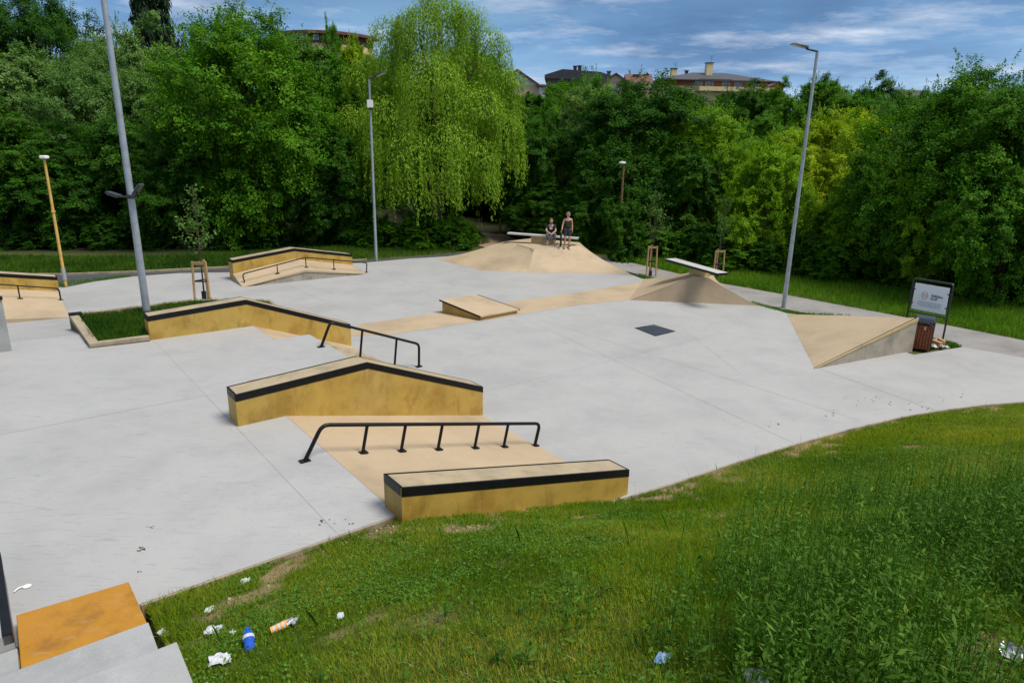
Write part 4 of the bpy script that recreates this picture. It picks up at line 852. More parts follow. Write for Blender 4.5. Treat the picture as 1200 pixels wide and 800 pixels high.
# ---- behind and right of the willow
tree(628, 150, 45, 46, K['dark'], 'dark tree just right of the weeping willow', 0, zb=.3)
tree(690, 104, 47, 46, K['silver'], 'pale silvery willow right of the weeping willow', 3)
tree(688, 90, 58, 42, K['mid'], 'round bright tree in front of the grey roofed house', 0, pool=CROWNS_BIG)
tree(640, 122, 52, 32, K['mid'], 'green tree below the white gabled house', 4)
tree(770, 96, 43.5, 100, K['dark'], 'widest dark green tree behind the bench people', 0, pool=CROWNS_BIG, zb=.4)
tree(722, 150, 41, 52, K['dark'], 'dark green tree behind the rusty lamp post', 4, zb=.3)
tree(850, 130, 40, 54, K['fresh'], 'mid green tree above the sapling with stakes', 1, pool=CROWNS_BIG, zb=.3)
tree(805, 175, 38.5, 48, K['dark'], 'dark low tree above the pyramid bench', 2, zb=.1)
tree(640, 215, 43, 40, K['dark'], 'dark low tree behind the standing person', 1, zb=.0)
tree(690, 210, 41, 40, K['dark'], 'dark low tree to the right of the standing person', 3, zb=.0)
# ---- right belt
tree(905, 172, 34.5, 50, K['fresh'], 'bright green bushy tree left of the right lamp post', 3, zb=.2)
tree(985, 132, 37, 62, K['yellow'], 'yellow green tree just right of the right lamp post', 1, pool=CROWNS_BIG, zb=.5)
tree(935, 150, 40, 46, K['yellow'], 'yellowish green tree behind the right lamp post', 0, zb=.5)
tree(1040, 200, 32, 62, K['fresh'], 'low green tree behind the notice board', 4, zb=.1)
tree(1150, 84, 29.5, 96, K['mid'], 'large green tree on the right with shoots above its top', 0, pool=CROWNS_BIG, zb=.3)
tree(1105, 150, 29.5, 56, K['fresh'], 'green tree left of the large right hand tree', 2, zb=.1)
tree(1215, 120, 26.5, 74, K['mid'], 'big leafy tree cut by the right edge', 1, zb=.1)
tree(1280, 80, 28, 90, K['dark'], 'tall tree beyond the right edge', 3)
tree(1085, 112, 40, 46, K['dark'], 'dark grey green tree left of the large right tree', 2)
tree(1045, 118, 46, 36, K['silver'], 'grey green tree between the yellow tree and the large right tree', 4)
# ---- slope below the houses
for i, (u, v, Y, rp, mt, lb) in enumerate((
    (690, 108, 78, 40, 'mid', 'round treetop under the house with the grey roof'), (745, 106, 76, 34, 'mid', 'treetop under the cream gable'),
    (800, 108, 72, 40, 'mid', 'treetop under the left end of the long cream house'), (856, 108, 80, 30, 'dark', 'dark treetop against the long cream house wall'),
    (880, 98, 66, 36, 'dark', 'dark treetop right of the long cream house'), (925, 96, 64, 34, 'mid', 'green treetop left of the right lamp post'),
    (965, 92, 68, 40, 'mid', 'green treetop right of the right lamp post top'), (1002, 108, 60, 42, 'mid', 'bright green treetop above the yellow green tree'),
    (1028, 88, 70, 34, 'dark', 'highest dark treetop on the right skyline'), (1062, 106, 72, 30, 'silver', 'grey green treetop on the right skyline'),
    (1110, 108, 62, 36, 'mid', 'treetop left behind the large right tree'), (905, 130, 55, 44, 'mid', 'rounded tree on the slope behind the lamp post'),
    (960, 128, 56, 40, 'dark', 'darker rounded tree behind the yellow green tree'), (610, 118, 66, 30, 'dark', 'treetop behind the right edge of the willow'),
    (1170, 100, 60, 44, 'dark', 'dark treetop behind the large right tree'), (1230, 90, 55, 50, 'mid', 'treetop at the right edge of the skyline'),
    (560, 60, 58, 50, 'mid', 'tree hidden behind the weeping willow'), (450, 70, 58, 44, 'mid', 'tree behind the left half of the willow'), (655, 160, 52, 40, 'dark', 'dark tree in the gap right of the willow'), (560, 185, 57, 46, 'dark', 'dark tree over the end of the dirt path'), (604, 172, 53, 34, 'dark', 'dark slim tree behind the wooden posts'), (525, 150, 54, 46, 'dark', 'dark tree deep behind the willow curtain'), (622, 110, 90, 26, 'mid', 'small treetop hiding the foot of the white gabled house'), (662, 96, 95, 26, 'mid', 'treetop against the left end of the grey roofed house'), (905, 104, 90, 26, 'mid', 'treetop beside the small red roofed house'),
    (265, 60, 62, 50, 'dark', 'dark tree behind the tallest bright tree'), (90, 60, 66, 60, 'dark', 'dark tree behind the silvery willows'))):
    tree(u, v, Y, rp, K[mt], lb, group=FAR, zb=gz(D(u, v, Y)[0], Y)+.2)

# ---- undergrowth along the foot of the belt
UG = 'bushes along the foot of the trees'
def shrub(x, y, r_, h, mat, label):
    g0 = gz(x, y); t = thing('bush', (x, y, g0), label, 'bush', UG); me, _ = SHRUBS[TRS.randrange(2)]
    o = link_mesh('foliage', me, None, t); o.location = (0, 0, h*.42); o.scale = (r_, r_, h*.62); o.rotation_euler = (0, 0, TRS.uniform(0, 6.28)); slot_mat(o, mat)
    MB().tube([(x, y, g0-.05), (x, y, g0+h*.5)], [.05, .02], 5).build('stem', M['bark'], t); return t
for i in range(13):
    x = -27+i*1.9+TRS.uniform(-.5, .5); y = 35.6+i*.28+TRS.uniform(-.2, .8)
    shrub(x, y+1.2, TRS.uniform(1.1, 1.6), TRS.uniform(1.2, 2.2), K['dark'], 'dark low bush in the shade under the left hand trees')
for i, (u, Y, r_, h) in enumerate(((452, 39.2, 1.2, 1.5), (490, 39.6, 1.5, 1.9), (523, 39.8, 1.3, 1.8), (545, 40.6, 1.0, 1.3), (428, 39.5, 1.2, 1.2))):
    shrub(D(u, 280, Y)[0], Y, r_, h, K['mid'], ('bright low bush under the left of the willow', 'bramble bush in the middle under the willow', 'rounded bramble bush under the willow beside the dirt path', 'small bush where the dirt path enters the trees', 'small bush just left of the slim lamp post')[i])
for i in range(11):
    q = i/10; x = 3.0+q*9.4; y = 41.4-q*9.6; shrub(x+TRS.uniform(-.3, .3), y+.8+TRS.uniform(-.3, .5), TRS.uniform(1.0, 1.5), TRS.uniform(1.3, 2.4), K['dark'] if i % 3 else K['mid'], 'leafy bush along the middle stretch of the path')
shrub(b_[0]+.1, 36.2, 1.2, 3.1, K['dark'], 'tall dark bush hiding the foot of the rusty lamp post')
for i in range(12):
    q = i/11; x = 13.2+q*9.6; y = 31.8-q*9.0; shrub(x+1.0+TRS.uniform(-.3, .3), y+.5+TRS.uniform(-.3, .5), TRS.uniform(1.0, 1.5), TRS.uniform(1.2, 2.4), K['mid'] if i % 2 else K['dark'], 'leafy bush behind the verge on the right')

# ------------------------------------------------------------------ weeping willow
def willow():
    bx, by = D(508, 200, 42.5)[0], 42.5; t = thing('weeping_willow', (bx, by, -.05), 'large weeping willow with yellow green curtains of hanging twigs', 'tree'); rs = np.random.RandomState(77)
    lob = []  # (u, v top, half width px, depth offset, hang to v)
    for (u, v, w_, dy, vb) in ((515, -14, 34, 0, 110), (490, 4, 30, -1, 120), (548, 2, 28, 0, 120), (460, 16, 30, 0, 160), (572, 30, 26, .5, 190), (430, 66, 34, .4, 210), (596, 78, 22, 0, 225), (505, 60, 42, -2.6, 265), (455, 110, 38, -2.6, 262),
                                 (556, 96, 40, -2.4, 262), (590, 130, 24, -1.4, 240), (415, 120, 28, -1.0, 215), (525, 140, 36, -3.6, 272), (480, 150, 36, -3.8, 276), (500, 40, 60, 3.5, 200), (560, 160, 30, -3.0, 258), (436, 160, 26, -2.8, 235), (494, 84, 34, -1.4, 235), (520, 70, 30, 1.0, 200), (545, 55, 40, 3.0, 200), (440, 90, 40, 3.0, 200), (606, 165, 13, -1.5, 225)):
        x, y, zt = D(u, v, by+dy); lob.append((x, y, zt, w_/CF*(by+dy), D(u, vb, by+dy)[2]))
    Q = []; Nn = []; Dr = []; Sz = []; Vr = []
    for (x, y, zt, r_, zbm) in lob:
        n = int(230*(r_/1.8)**1.6)
        nb = 17; ba = rs.uniform(0, 6.283, nb); bq = rs.uniform(.25, 1, nb)**.6; bl = rs.uniform(.45, 1.0, nb)
        for i in range(n):
            kb = rs.randint(nb); a = ba[kb]+rs.normal()*.20; q = float(np.clip(bq[kb]+rs.normal()*.09, 0, 1)); rad = r_*q; z0 = zt - (1-math.sqrt(max(0, 1-q*q)))*r_*1.15 - rs.uniform(0, .3); L_ = (z0-zbm)*bl[kb]*rs.uniform(.6, 1.1)*(0.6+.4*q); L_ = max(.6, L_)
            px = x+math.cos(a)*rad; py = y+math.sin(a)*rad; k = int(L_/.115)+3; tt = np.sort(rs.uniform(0, 1, k))
            sway = .35*tt**1.2*(1-.35*tt); ph = rs.uniform(0, 6.28)
            X = np.stack([px+math.cos(a)*sway*.9+np.sin(tt*5+ph)*.05, py+math.sin(a)*sway*.9+np.cos(tt*4+ph)*.05, z0-tt*L_], 1)+rs.normal(size=(k, 3))*np.array([.05, .05, .02])
            Q.append(X); Nn.append(np.tile([math.cos(a), math.sin(a), .35], (k, 1))+rs.normal(size=(k, 3))*.5); Dr.append(np.tile([0, 0, -1.], (k, 1))); Sz.append(rs.uniform(.055, .11, k)); Vr.append(np.full(k, rs.uniform(.1, .7))+rs.uniform(-.1, .3, k))
        # arching top sprays
        n2 = int(1150*(r_/1.8)**2); d = rs.normal(size=(n2, 3)); d /= np.linalg.norm(d, axis=1, keepdims=True); d[:, 2] = abs(d[:, 2])
        Q.append(np.array([x, y, zt-r_])+d*r_*rs.uniform(.75, 1.06, (n2, 1))); Nn.append(d+np.array([0, 0, .4])+rs.normal(size=(n2, 3))*.4); Dr.append(np.tile([0, 0, -1.], (n2, 1))); Sz.append(rs.uniform(.06, .12, n2)); Vr.append(rs.uniform(.2, 1, n2))
    Q = np.concatenate(Q); me = quads_mesh('willow_crown', leaves(Q-np.array([bx, by, -.05]), np.concatenate(Nn), np.concatenate(Sz), rs, .28, np.concatenate(Dr)), np.concatenate(Vr))
    link_mesh('crown', me, K['willow'], t)
    m = MB(); rr = random.Random(2); base = Vector((bx, by, -.1)); m.tube([base, base+Vector((.1, 0, 1.8)), base+Vector((.2, .1, 4.5)), base+Vector((0, 0, 9.5))], [.55, .42, .34, .12], 10)
    for (x, y, zt, r_, zbm) in lob:
        e = Vector((x, y, zt-r_*.7)); st = base+Vector((.1, 0, rr.uniform(2.2, 5.5))); m.tube([st, st.lerp(e, .4)+Vector((0, 0, .8)), e], [.2, .12, .03], 6)
    m.build('trunk', M['bark'], t)
willow()

# ------------------------------------------------------------------ saplings with stakes
def sapling(x, y, z0, H, hs, label, seed, spread=.45, label2=None):
    rs = np.random.RandomState(seed); t = thing('sapling', (x, y, z0), label, 'tree', 'young trees tied to wooden stakes')
    m = MB(); m.tube([(x, y, z0-.05), (x+.03, y, z0+H*.5), (x, y+.03, z0+H)], [.028, .018, .006], 7)
    Q = []; 
    for i in range(22):
        h0 = H*rs.uniform(.38, .93); a = rs.uniform(0, 6.28); L_ = spread*H*.34*rs.uniform(.5, 1)*(1.25-h0/H); e = Vector((x+math.cos(a)*L_, y+math.sin(a)*L_, z0+h0+L_*1.1)); st = Vector((x, y, z0+h0)); m.tube([st, e], [.008, .003], 4)
        k = 26; tt = rs.uniform(.25, 1.05, (k, 1)); Q.append(np.array(st)*(1-tt)+np.array(e)*tt+rs.normal(size=(k, 3))*.07)
    m.build('trunk', M['bark'], t); Q = np.concatenate(Q); n = len(Q)
    me = quads_mesh('sapling_crown', leaves(Q-np.array([x, y, z0]), rs.normal(size=(n, 3))+np.array([0, 0, 1.]), rs.uniform(.035, .07, n), rs), rs.uniform(0, 1, n)); link_mesh('crown', me, K['sapling'], t)
    r = thing('tree_stakes', (x, y, z0), label2, 'tree stakes', 'wooden stake frames round young trees')
    ps = [Vector((x+math.cos(a)*.27, y+math.sin(a)*.27, z0)) for a in (-2.6, -.5, 1.57)]; c_ = Vector((x, y, z0))
    for p in ps: MB().tube([p-Vector((0, 0, .1)), p.lerp(c_, .16)+Vector((0, 0, hs))], .036, 8).build('stake', M['wood'], r)
    for hh in (hs-.07,):
        for i in range(3): a_, b_ = ps[i].lerp(c_, .16)+Vector((0, 0, hh)), ps[(i+1) % 3].lerp(c_, .16)+Vector((0, 0, hh)); MB().bar(a_, b_, .03, .08).build('crossbar', M['wood'], r)
    m = MB()
    for i in range(3): a_, b_ = ps[i].lerp(c_, .08)+Vector((0, 0, hs*.5)), ps[(i+1) % 3].lerp(c_, .08)+Vector((0, 0, hs*.5)); m.bar(a_, b_, .012, .04)
    m.build('strap', M['rubber'], r); MB().lathe((x, y, z0), [(.07, 0), (.075, .28)], 8).build('trunk_guard', M['rubber'], r)
sapling(-9.44, 19.91, 1.03, 3.45, 1.22, 'thin sapling rising behind the ledge by the planter', 1, .75, 'wooden stake frame behind the long ledge by the planter')
sapling(6.51, 31.26, -.06, 3.95, 1.48, 'thin sapling between the mound and the pyramid bench', 2, .8, 'wooden stake frame between the mound and the pyramid')
p_ = P(840, 326, 0); sapling(p_[0], p_[1], -.06, 3.8, 1.40, 'thin sapling just right of the pyramid bench', 3, .7, 'wooden stake frame just behind the pyramid bench')

for i, (u, v, hh, lb) in enumerate(((603, 272, 1.0, 'short yellowish wooden post behind the left end of the long bench'), (586, 270, .9, 'short dull wooden post at the edge of the dirt path'))):
    x, y, _ = P(u, v+3, 0); g0 = gz(x, y); r = thing('wooden_post', (x, y, g0), lb, 'post', 'wooden posts by the dirt path'); MB().box((x, y, g0+hh/2), (.17, .17, hh)).build('shaft', M['postwood'] if 'postwood' in M else M.setdefault('postwood', surf('post_wood', (.40, .27, .05), .7, .2, 8)), r, bevel=.01); MB().prism([(x-.1, y-.1, g0+hh), (x+.1, y-.1, g0+hh), (x+.1, y+.1, g0+hh), (x-.1, y+.1, g0+hh)], [(x-.05, y-.05, g0+hh+.05), (x+.05, y-.05, g0+hh+.05), (x+.05, y+.05, g0+hh+.05), (x-.05, y+.05, g0+hh+.05)]).build('cap', M['wood'], r)

# ------------------------------------------------------------------ houses on the hill
M['cream'] = surf('cream_render', (.66, .53, .30), .8, .08, 1, fine=.03); M['beige'] = surf('beige_render', (.62, .46, .32), .8, .08, 1, fine=.03); M['wrender'] = surf('white_render', (.68, .68, .66), .8, .05, 1)
M['orangewood'] = surf('orange_cladding', (.38, .10, .03), .7, .2, 2); M['greyroof'] = surf('grey_roof', (.042, .043, .055), .6, .15, 1.5, fine=.1); M['brownroof'] = surf('brown_roof', (.13, .05, .04), .7, .2, 1.5, fine=.1)
M['glass'] = surf('window_glass', (.10, .14, .2), .08, .2, 1, fine=0, spec=.9); M['frame'] = surf('white_frame', (.7, .7, .7), .5, fine=0); M['brickch'] = surf('brick_chimney', (.22, .08, .05), .8, .2, 6)
class House:
    def __init__(s, name, u, v, Y, ang, label, cat='house'):
        s.o = Vector(D(u, v, Y)); s.R = Matrix.Rotation(math.radians(ang), 3, 'Z'); g_ = gz(s.o.x, s.o.y); s.g = g_-1-s.o.z; s.r = thing(name, (s.o.x, s.o.y, g_-1), label, cat, 'houses on the hill')
    def p(s, x, y, z): return s.o + s.R @ Vector((x, y, z))
    def box(s, name, x0, x1, y0, y1, z0, z1, mat, parent=None, bevel=0):
        q = [(x0, y0), (x1, y0), (x1, y1), (x0, y1)]; return MB().prism([s.p(a, b, z0) for a, b in q], [s.p(a, b, z1) for a, b in q]).build(name, M[mat], parent or s.r, bevel=bevel)
    def gable(s, x0, x1, y0, y1, z, h, mat, over=.5, th=.22, along='x', wallmat=None):
        rf = MB()
        if along == 'x':
            ym = (y0+y1)/2; k = h/((y1-y0)/2); A = [(x0-over, y0-over, z-over*k), (x0-over, ym, z+h), (x0-over, y1+over, z-over*k)]; B = [(x1+over, a[1], a[2]) for a in A]
            if wallmat: 
                for xx in (x0, x1): MB().prism([s.p(xx-.01, y0, z), s.p(xx-.01, y1, z), s.p(xx-.01, ym, z+h-.05)], [s.p(xx+.01, y0, z), s.p(xx+.01, y1, z), s.p(xx+.01, ym, z+h-.05)]).build('gable_wall', M[wallmat], s.r)
        else:
            xm = (x0+x1)/2; k = h/((x1-x0)/2); A = [(x0-over, y0-over, z-over*k), (xm, y0-over, z+h), (x1+over, y0-over, z-over*k)]; B = [(a[0], y1+over, a[2]) for a in A]
            if wallmat:
                for yy in (y0, y1): MB().prism([s.p(x0, yy-.01, z), s.p(x1, yy-.01, z), s.p(xm, yy-.01, z+h-.05)], [s.p(x0, yy+.01, z), s.p(x1, yy+.01, z), s.p(xm, yy+.01, z+h-.05)]).build('gable_wall', M[wallmat], s.r)
        for i in range(2): rf.prism([s.p(*A[i]), s.p(*B[i]), s.p(*B[i+1]), s.p(*A[i+1])], [s.p(a[0], a[1], a[2]+th) for a in (A[i], B[i], B[i+1], A[i+1])])
        return rf.build('roof', M[mat], s.r)
    def hiproof(s, x0, x1, y0, y1, z, h, mat, over=.7, inset=None):
        w_ = (y1-y0)/2+over; i_ = inset or w_; ym = (y0+y1)/2; a = [(x0-over, y0-over), (x1+over, y0-over), (x1+over, y1+over), (x0-over, y1+over)]; R1, R2 = (x0-over+i_, ym), (x1+over-i_, ym); m = MB(); e = [s.p(q[0], q[1], z) for q in a]; e2 = [s.p(q[0], q[1], z-.22) for q in a]; r1, r2 = s.p(R1[0], R1[1], z+h), s.p(R2[0], R2[1], z+h)
        m.poly([e[0], e[1], r2, r1]); m.poly([e[1], e[2], r2]); m.poly([e[2], e[3], r1, r2]); m.poly([e[3], e[0], r1]); m.poly(e2[::-1])
        for i in range(4): m.poly([e2[i], e2[(i+1) % 4], e[(i+1) % 4], e[i]])
        return m.build('roof', M[mat], s.r)
    def window(s, x, z, w_=1.3, h=1.2, y=0.0, n=2):
        f = s.box('window', x-w_/2, x+w_/2, y-.06, y+.02, z-h/2, z+h/2, 'frame')
        for i in range(n):
            a = x-w_/2+.08+i*(w_-.08)/n; s.box('pane', a, a+(w_-.08)/n-.08, y-.09, y-.062, z-h/2+.08, z+h/2-.08, 'glass', f)
    def chimney(s, x, y, z0, z1, w_, mat, cap='greyroof'):
        c_ = s.box('chimney', x-w_/2, x+w_/2, y-w_/2, y+w_/2, z0, z1, mat); s.box('chimney_cap', x-w_/2-.12, x+w_/2+.12, y-w_/2-.12, y+w_/2+.12, z1+.002, z1+.16, cap, c_)
    def antenna(s, x, y, z0, z1):
        m = MB().tube([s.p(x, y, z0), s.p(x, y, z1)], .03, 5)
        for k in range(3): m.tube([s.p(x-.4, y, z1-.1-k*.22), s.p(x+.4, y, z1-.1-k*.22)], .02, 4)
        m.build('antenna', M['dark_metal'], s.r)
# long cream house, right
h = House('long_house', 768, 108, 150, 3, 'long cream house with orange upper storey and dark hipped roof')
px = 150/CF
W_ = 130*px; zt = lambda v: (108-v)*px*1.0
h.box('wall', 1, W_, 0, 11, h.g, zt(101), 'cream'); h.box('upper_wall', 1.6, W_-.8, .5, 10.5, zt(101)+.002, zt(95), 'orangewood')
h.box('balcony', 9, W_+.3, -1.2, -.002, zt(106), zt(101.5), 'cream')
h.hiproof(1, W_, 0, 11, zt(94.5), zt(85.5)-zt(94.5)+.3, 'greyroof', inset=9)
for x in (9.2, 11.6, 15.2, 17.8, 21.5): h.window(x, zt(98.2), 1.7, .95, .5)
h.box('mid_roof_edge', 9, 16, -.6, .45, zt(96)+.2, zt(95)+.25, 'greyroof')
h.chimney((832-768)*px, 4, zt(90), zt(75), 1.35, 'cream', 'dark_metal_cap' if 'dark_metal_cap' in M else 'greyroof'); h.chimney((793-768)*px, 4.5, zt(90), zt(81.5), 1.2, 'cream'); h.chimney((810-768)*px, 6, zt(88), zt(82.5), .6, 'dark_metal')
h.antenna((836-768)*px, 5, zt(76), zt(66)); h.antenna((796-768)*px, 5.5, zt(83), zt(74))
# grey roofed house with cream wing
h = House('grey_roof_house', 640, 108, 145, -4, 'house with long dark grey roof and a cream gabled wing'); px = 145/CF; zt = lambda v: (108-v)*px
h.box('wall', 0, 14.5, 0, 10, h.g, zt(94), 'greyroof'); 
m = MB(); pr = [(-.4, zt(94)), (-.4, zt(90.5)), (3.2, zt(84.5)), (10.8, zt(87)), (15.5, zt(94.5)), (15.5, zt(96))]
m.prism([h.p(a, -.3, b) for a, b in pr], [h.p(a, 10.5, b) for a, b in pr]); m.build('roof', M['greyroof'], h.r)
for x, z in ((8.6, 96.8), (10.6, 97)): h.window(x, zt(z), 1.3, .8, -.005)
for x_, v0 in ((31, 79.5), (36, 79)): h.chimney(x_*px, 4, zt(86), zt(v0), .7, 'dark_metal')
h.chimney(69*px, 5, zt(90), zt(84), .7, 'dark_metal'); h.antenna(49*px, 4, zt(86), zt(78))
h.box('wing_wall', 11.2, 20.4, -4, 4, h.g, zt(100), 'beige'); h.gable(11.2, 16.2, -4, 4, zt(99.7), 1.6, 'brownroof', along='y', wallmat='beige', over=.5); h.gable(16.4, 20.6, -3, 5, zt(99.7), 1.9, 'brownroof', along='x', wallmat='beige', over=.6)
for x, z in ((12.6, 106), (13.9, 106)): h.window(x, zt(z), .9, 1.1, -4.005, 1)
h.box('loggia', 16.2, 18.8, -4.2, -4.004, zt(110), zt(103), 'brownroof'); h.box('balcony', 16.0, 19.2, -4.9, -4.205, zt(111.5), zt(109), 'brownroof')
h.chimney((737-640)*px, 0, zt(101), zt(90), 1.0, 'brickch'); h.chimney((748-640)*px, 1, zt(100), zt(89), .9, 'brickch')
# white gabled house left of it
h = House('white_house', 600, 116, 140, 8, 'white house with brown gable roof next to the willow'); px = 140/CF; zt = lambda v: (116-v)*px
h.box('wall', 0, 6.6, 0, 8, h.g, zt(100), 'beige'); h.gable(-3.4, 5.2, 0, 8, zt(101), 2.6, 'brownroof', along='y', wallmat='wrender', over=.7)
h.box('lower_wall', 5.3, 7.8, -1, 6, h.g, zt(103), 'wrender'); h.box('lower_roof', 4.9, 8.3, -1.6, 6.5, zt(102.7), zt(101), 'brownroof'); h.window(6.8, zt(107), .8, 1.1, -1.005, 1); h.window(2.0, zt(104), 1.0, 1.0, -.005, 1)
# round brown building on the left
r = thing('round_building', (0, 0, 0), 'brown building with curved roof above the trees, upper left', 'building', 'houses on the hill'); c_ = Vector(D(365, 33, 118)); g_ = gz(c_.x, c_.y); r.location = (c_.x, c_.y, g_-1); px = 118/CF
zt = lambda v: c_.z+(33-v)*px
def arcwall(name, R_, z0, z1, mat, a0=-1.0, a1=1.0, n=28, parent=None, R2=None):
    m = MB(); R2 = R2 or 0.0; cc_ = c_+Vector((0, 9.5, 0)); outp = [(cc_.x+math.sin(a)*R_, cc_.y-math.cos(a)*R_) for a in np.linspace(a0, a1, n)]; inp = [(cc_.x+math.sin(a)*R2, cc_.y-math.cos(a)*R2) for a in np.linspace(a1, a0, n)] if R2 else [(cc_.x, cc_.y+3)]
    q = outp+inp; m.prism([(a, b, z0) for a, b in q], [(a, b, z1) for a, b in q]); return m.build(name, M[mat], parent or r)
arcwall('wall', 9.0, g_-1, zt(47.5), 'cream', -1.3, 1.3); arcwall('upper_wall', 8.8, zt(47.5)+.002, zt(38), 'brownroof', -1.3, 1.3); arcwall('roof', 9.7, zt(38)+.002, zt(35.8), 'brownroof', -1.4, 1.4); arcwall('roof_edge', 9.3, zt(35.8)+.002, zt(34.6), 'brownroof', -1.35, 1.35)
for a in (-.52, -.40, -.28, -.16, 0.05, .3):
    cc_ = c_+Vector((0, 9.5, 0)); R = Matrix.Rotation(a, 3, 'Z'); f_ = MB().box(Vector((cc_.x+math.sin(a)*8.82, cc_.y-math.cos(a)*8.82, zt(41))), (.95, .12, .85), mat=R).build('window', M['frame'], r)
    MB().box(Vector((cc_.x+math.sin(a)*8.89, cc_.y-math.cos(a)*8.89, zt(41))), (.78, .03, .68), mat=R).build('pane', M['glass'], f_)
h = House('distant_house', 1060, 112, 170, 0, 'distant grey roof low on the right skyline'); h.box('wall', 0, 5, 0, 6, h.g, 0, 'wrender'); h.gable(0, 5, 0, 6, 0, 1.3, 'greyroof')
h = House('small_red_house', 905, 101, 160, 0, 'small red roofed house right of the long cream house'); h.box('wall', 0, 2.6, 0, 5, h.g, 0, 'orangewood'); h.gable(0, 2.6, 0, 5, 0, .9, 'brownroof', along='y', wallmat='orangewood', over=.3)

# ------------------------------------------------------------------ people
M['skin'] = surf('skin', (.50, .28, .19), .55, .08, 20, fine=0); M['blackcloth'] = surf('black_cloth', (.014, .014, .018), .85, .2, 20); M['jeans'] = surf('grey_blue_jeans', (.085, .11, .16), .85, .2, 20); M['shorts'] = surf('dark_shorts', (.035, .04, .06), .85, .3, 12)
M['hair'] = surf('brown_hair', (.10, .05, .022), .7, .3, 40); M['hairdark'] = surf('dark_hair', (.03, .02, .012), .7, .3, 40); M['capcloth'] = surf('grey_cap', (.14, .14, .14), .85, .2, 20); M['print'] = surf('pale_print', (.35, .42, .5), .8, fine=0); M['shoe'] = surf('dark_shoes', (.02, .018, .02), .7); M['sole'] = surf('white_sole', (.7, .7, .7), .6, fine=0)
M['grip'] = surf('griptape', (.02, .02, .02), .9); M['deckwood'] = surf('deck_wood', (.42, .26, .13), .5); M['wheel'] = surf('wheel_urethane', (.65, .62, .55), .5, fine=0); M['eye'] = surf('dark_eye', (.02, .015, .01), .3, fine=0); M['lip'] = surf('lips', (.40, .16, .13), .5, fine=0)
def skin_mesh(name, verts, edges, radii, root=0, sub=2):
    me = bpy.data.meshes.new(name); me.from_pydata([tuple(v) for v in verts], edges, []); o = bpy.data.objects.new(name, me); COL.objects.link(o)
    o.modifiers.new('skin', 'SKIN'); o.modifiers.new('sub', 'SUBSURF').levels = sub
    if not me.skin_vertices: return None
    for i, r_ in enumerate(radii):
        sv = me.skin_vertices[0].data[i]; rr = r_ if isinstance(r_, tuple) else (r_, r_); sv.radius = rr; sv.use_root = (i == root)
    bpy.context.view_layer.update(); out = bpy.data.meshes.new_from_object(o.evaluated_get(bpy.context.evaluated_depsgraph_get())); bpy.data.objects.remove(o); return out
def me_to_mb(me, mb):
    i0 = len(mb.v); mb.v += [tuple(v.co) for v in me.vertices]; mb.f += [tuple(i0+k for k in p.vertices) for p in me.polygons]
def ball(mb, c, r_, sc=(1, 1, 1), R=None, n=12, k=8):
    c = Vector(c); i0 = len(mb.v)
    for j in range(k+1):
        th = math.pi*j/k
        for i in range(n):
            a = 2*math.pi*i/n; v = Vector((math.sin(th)*math.cos(a)*sc[0], math.sin(th)*math.sin(a)*sc[1], math.cos(th)*sc[2]))*r_; mb.v.append(tuple(c+(R @ v if R else v)))
    for j in range(k):
        for i in range(n): a = i0+j*n+i; b = i0+j*n+(i+1) % n; mb.f.append((a, b, b+n, a+n))
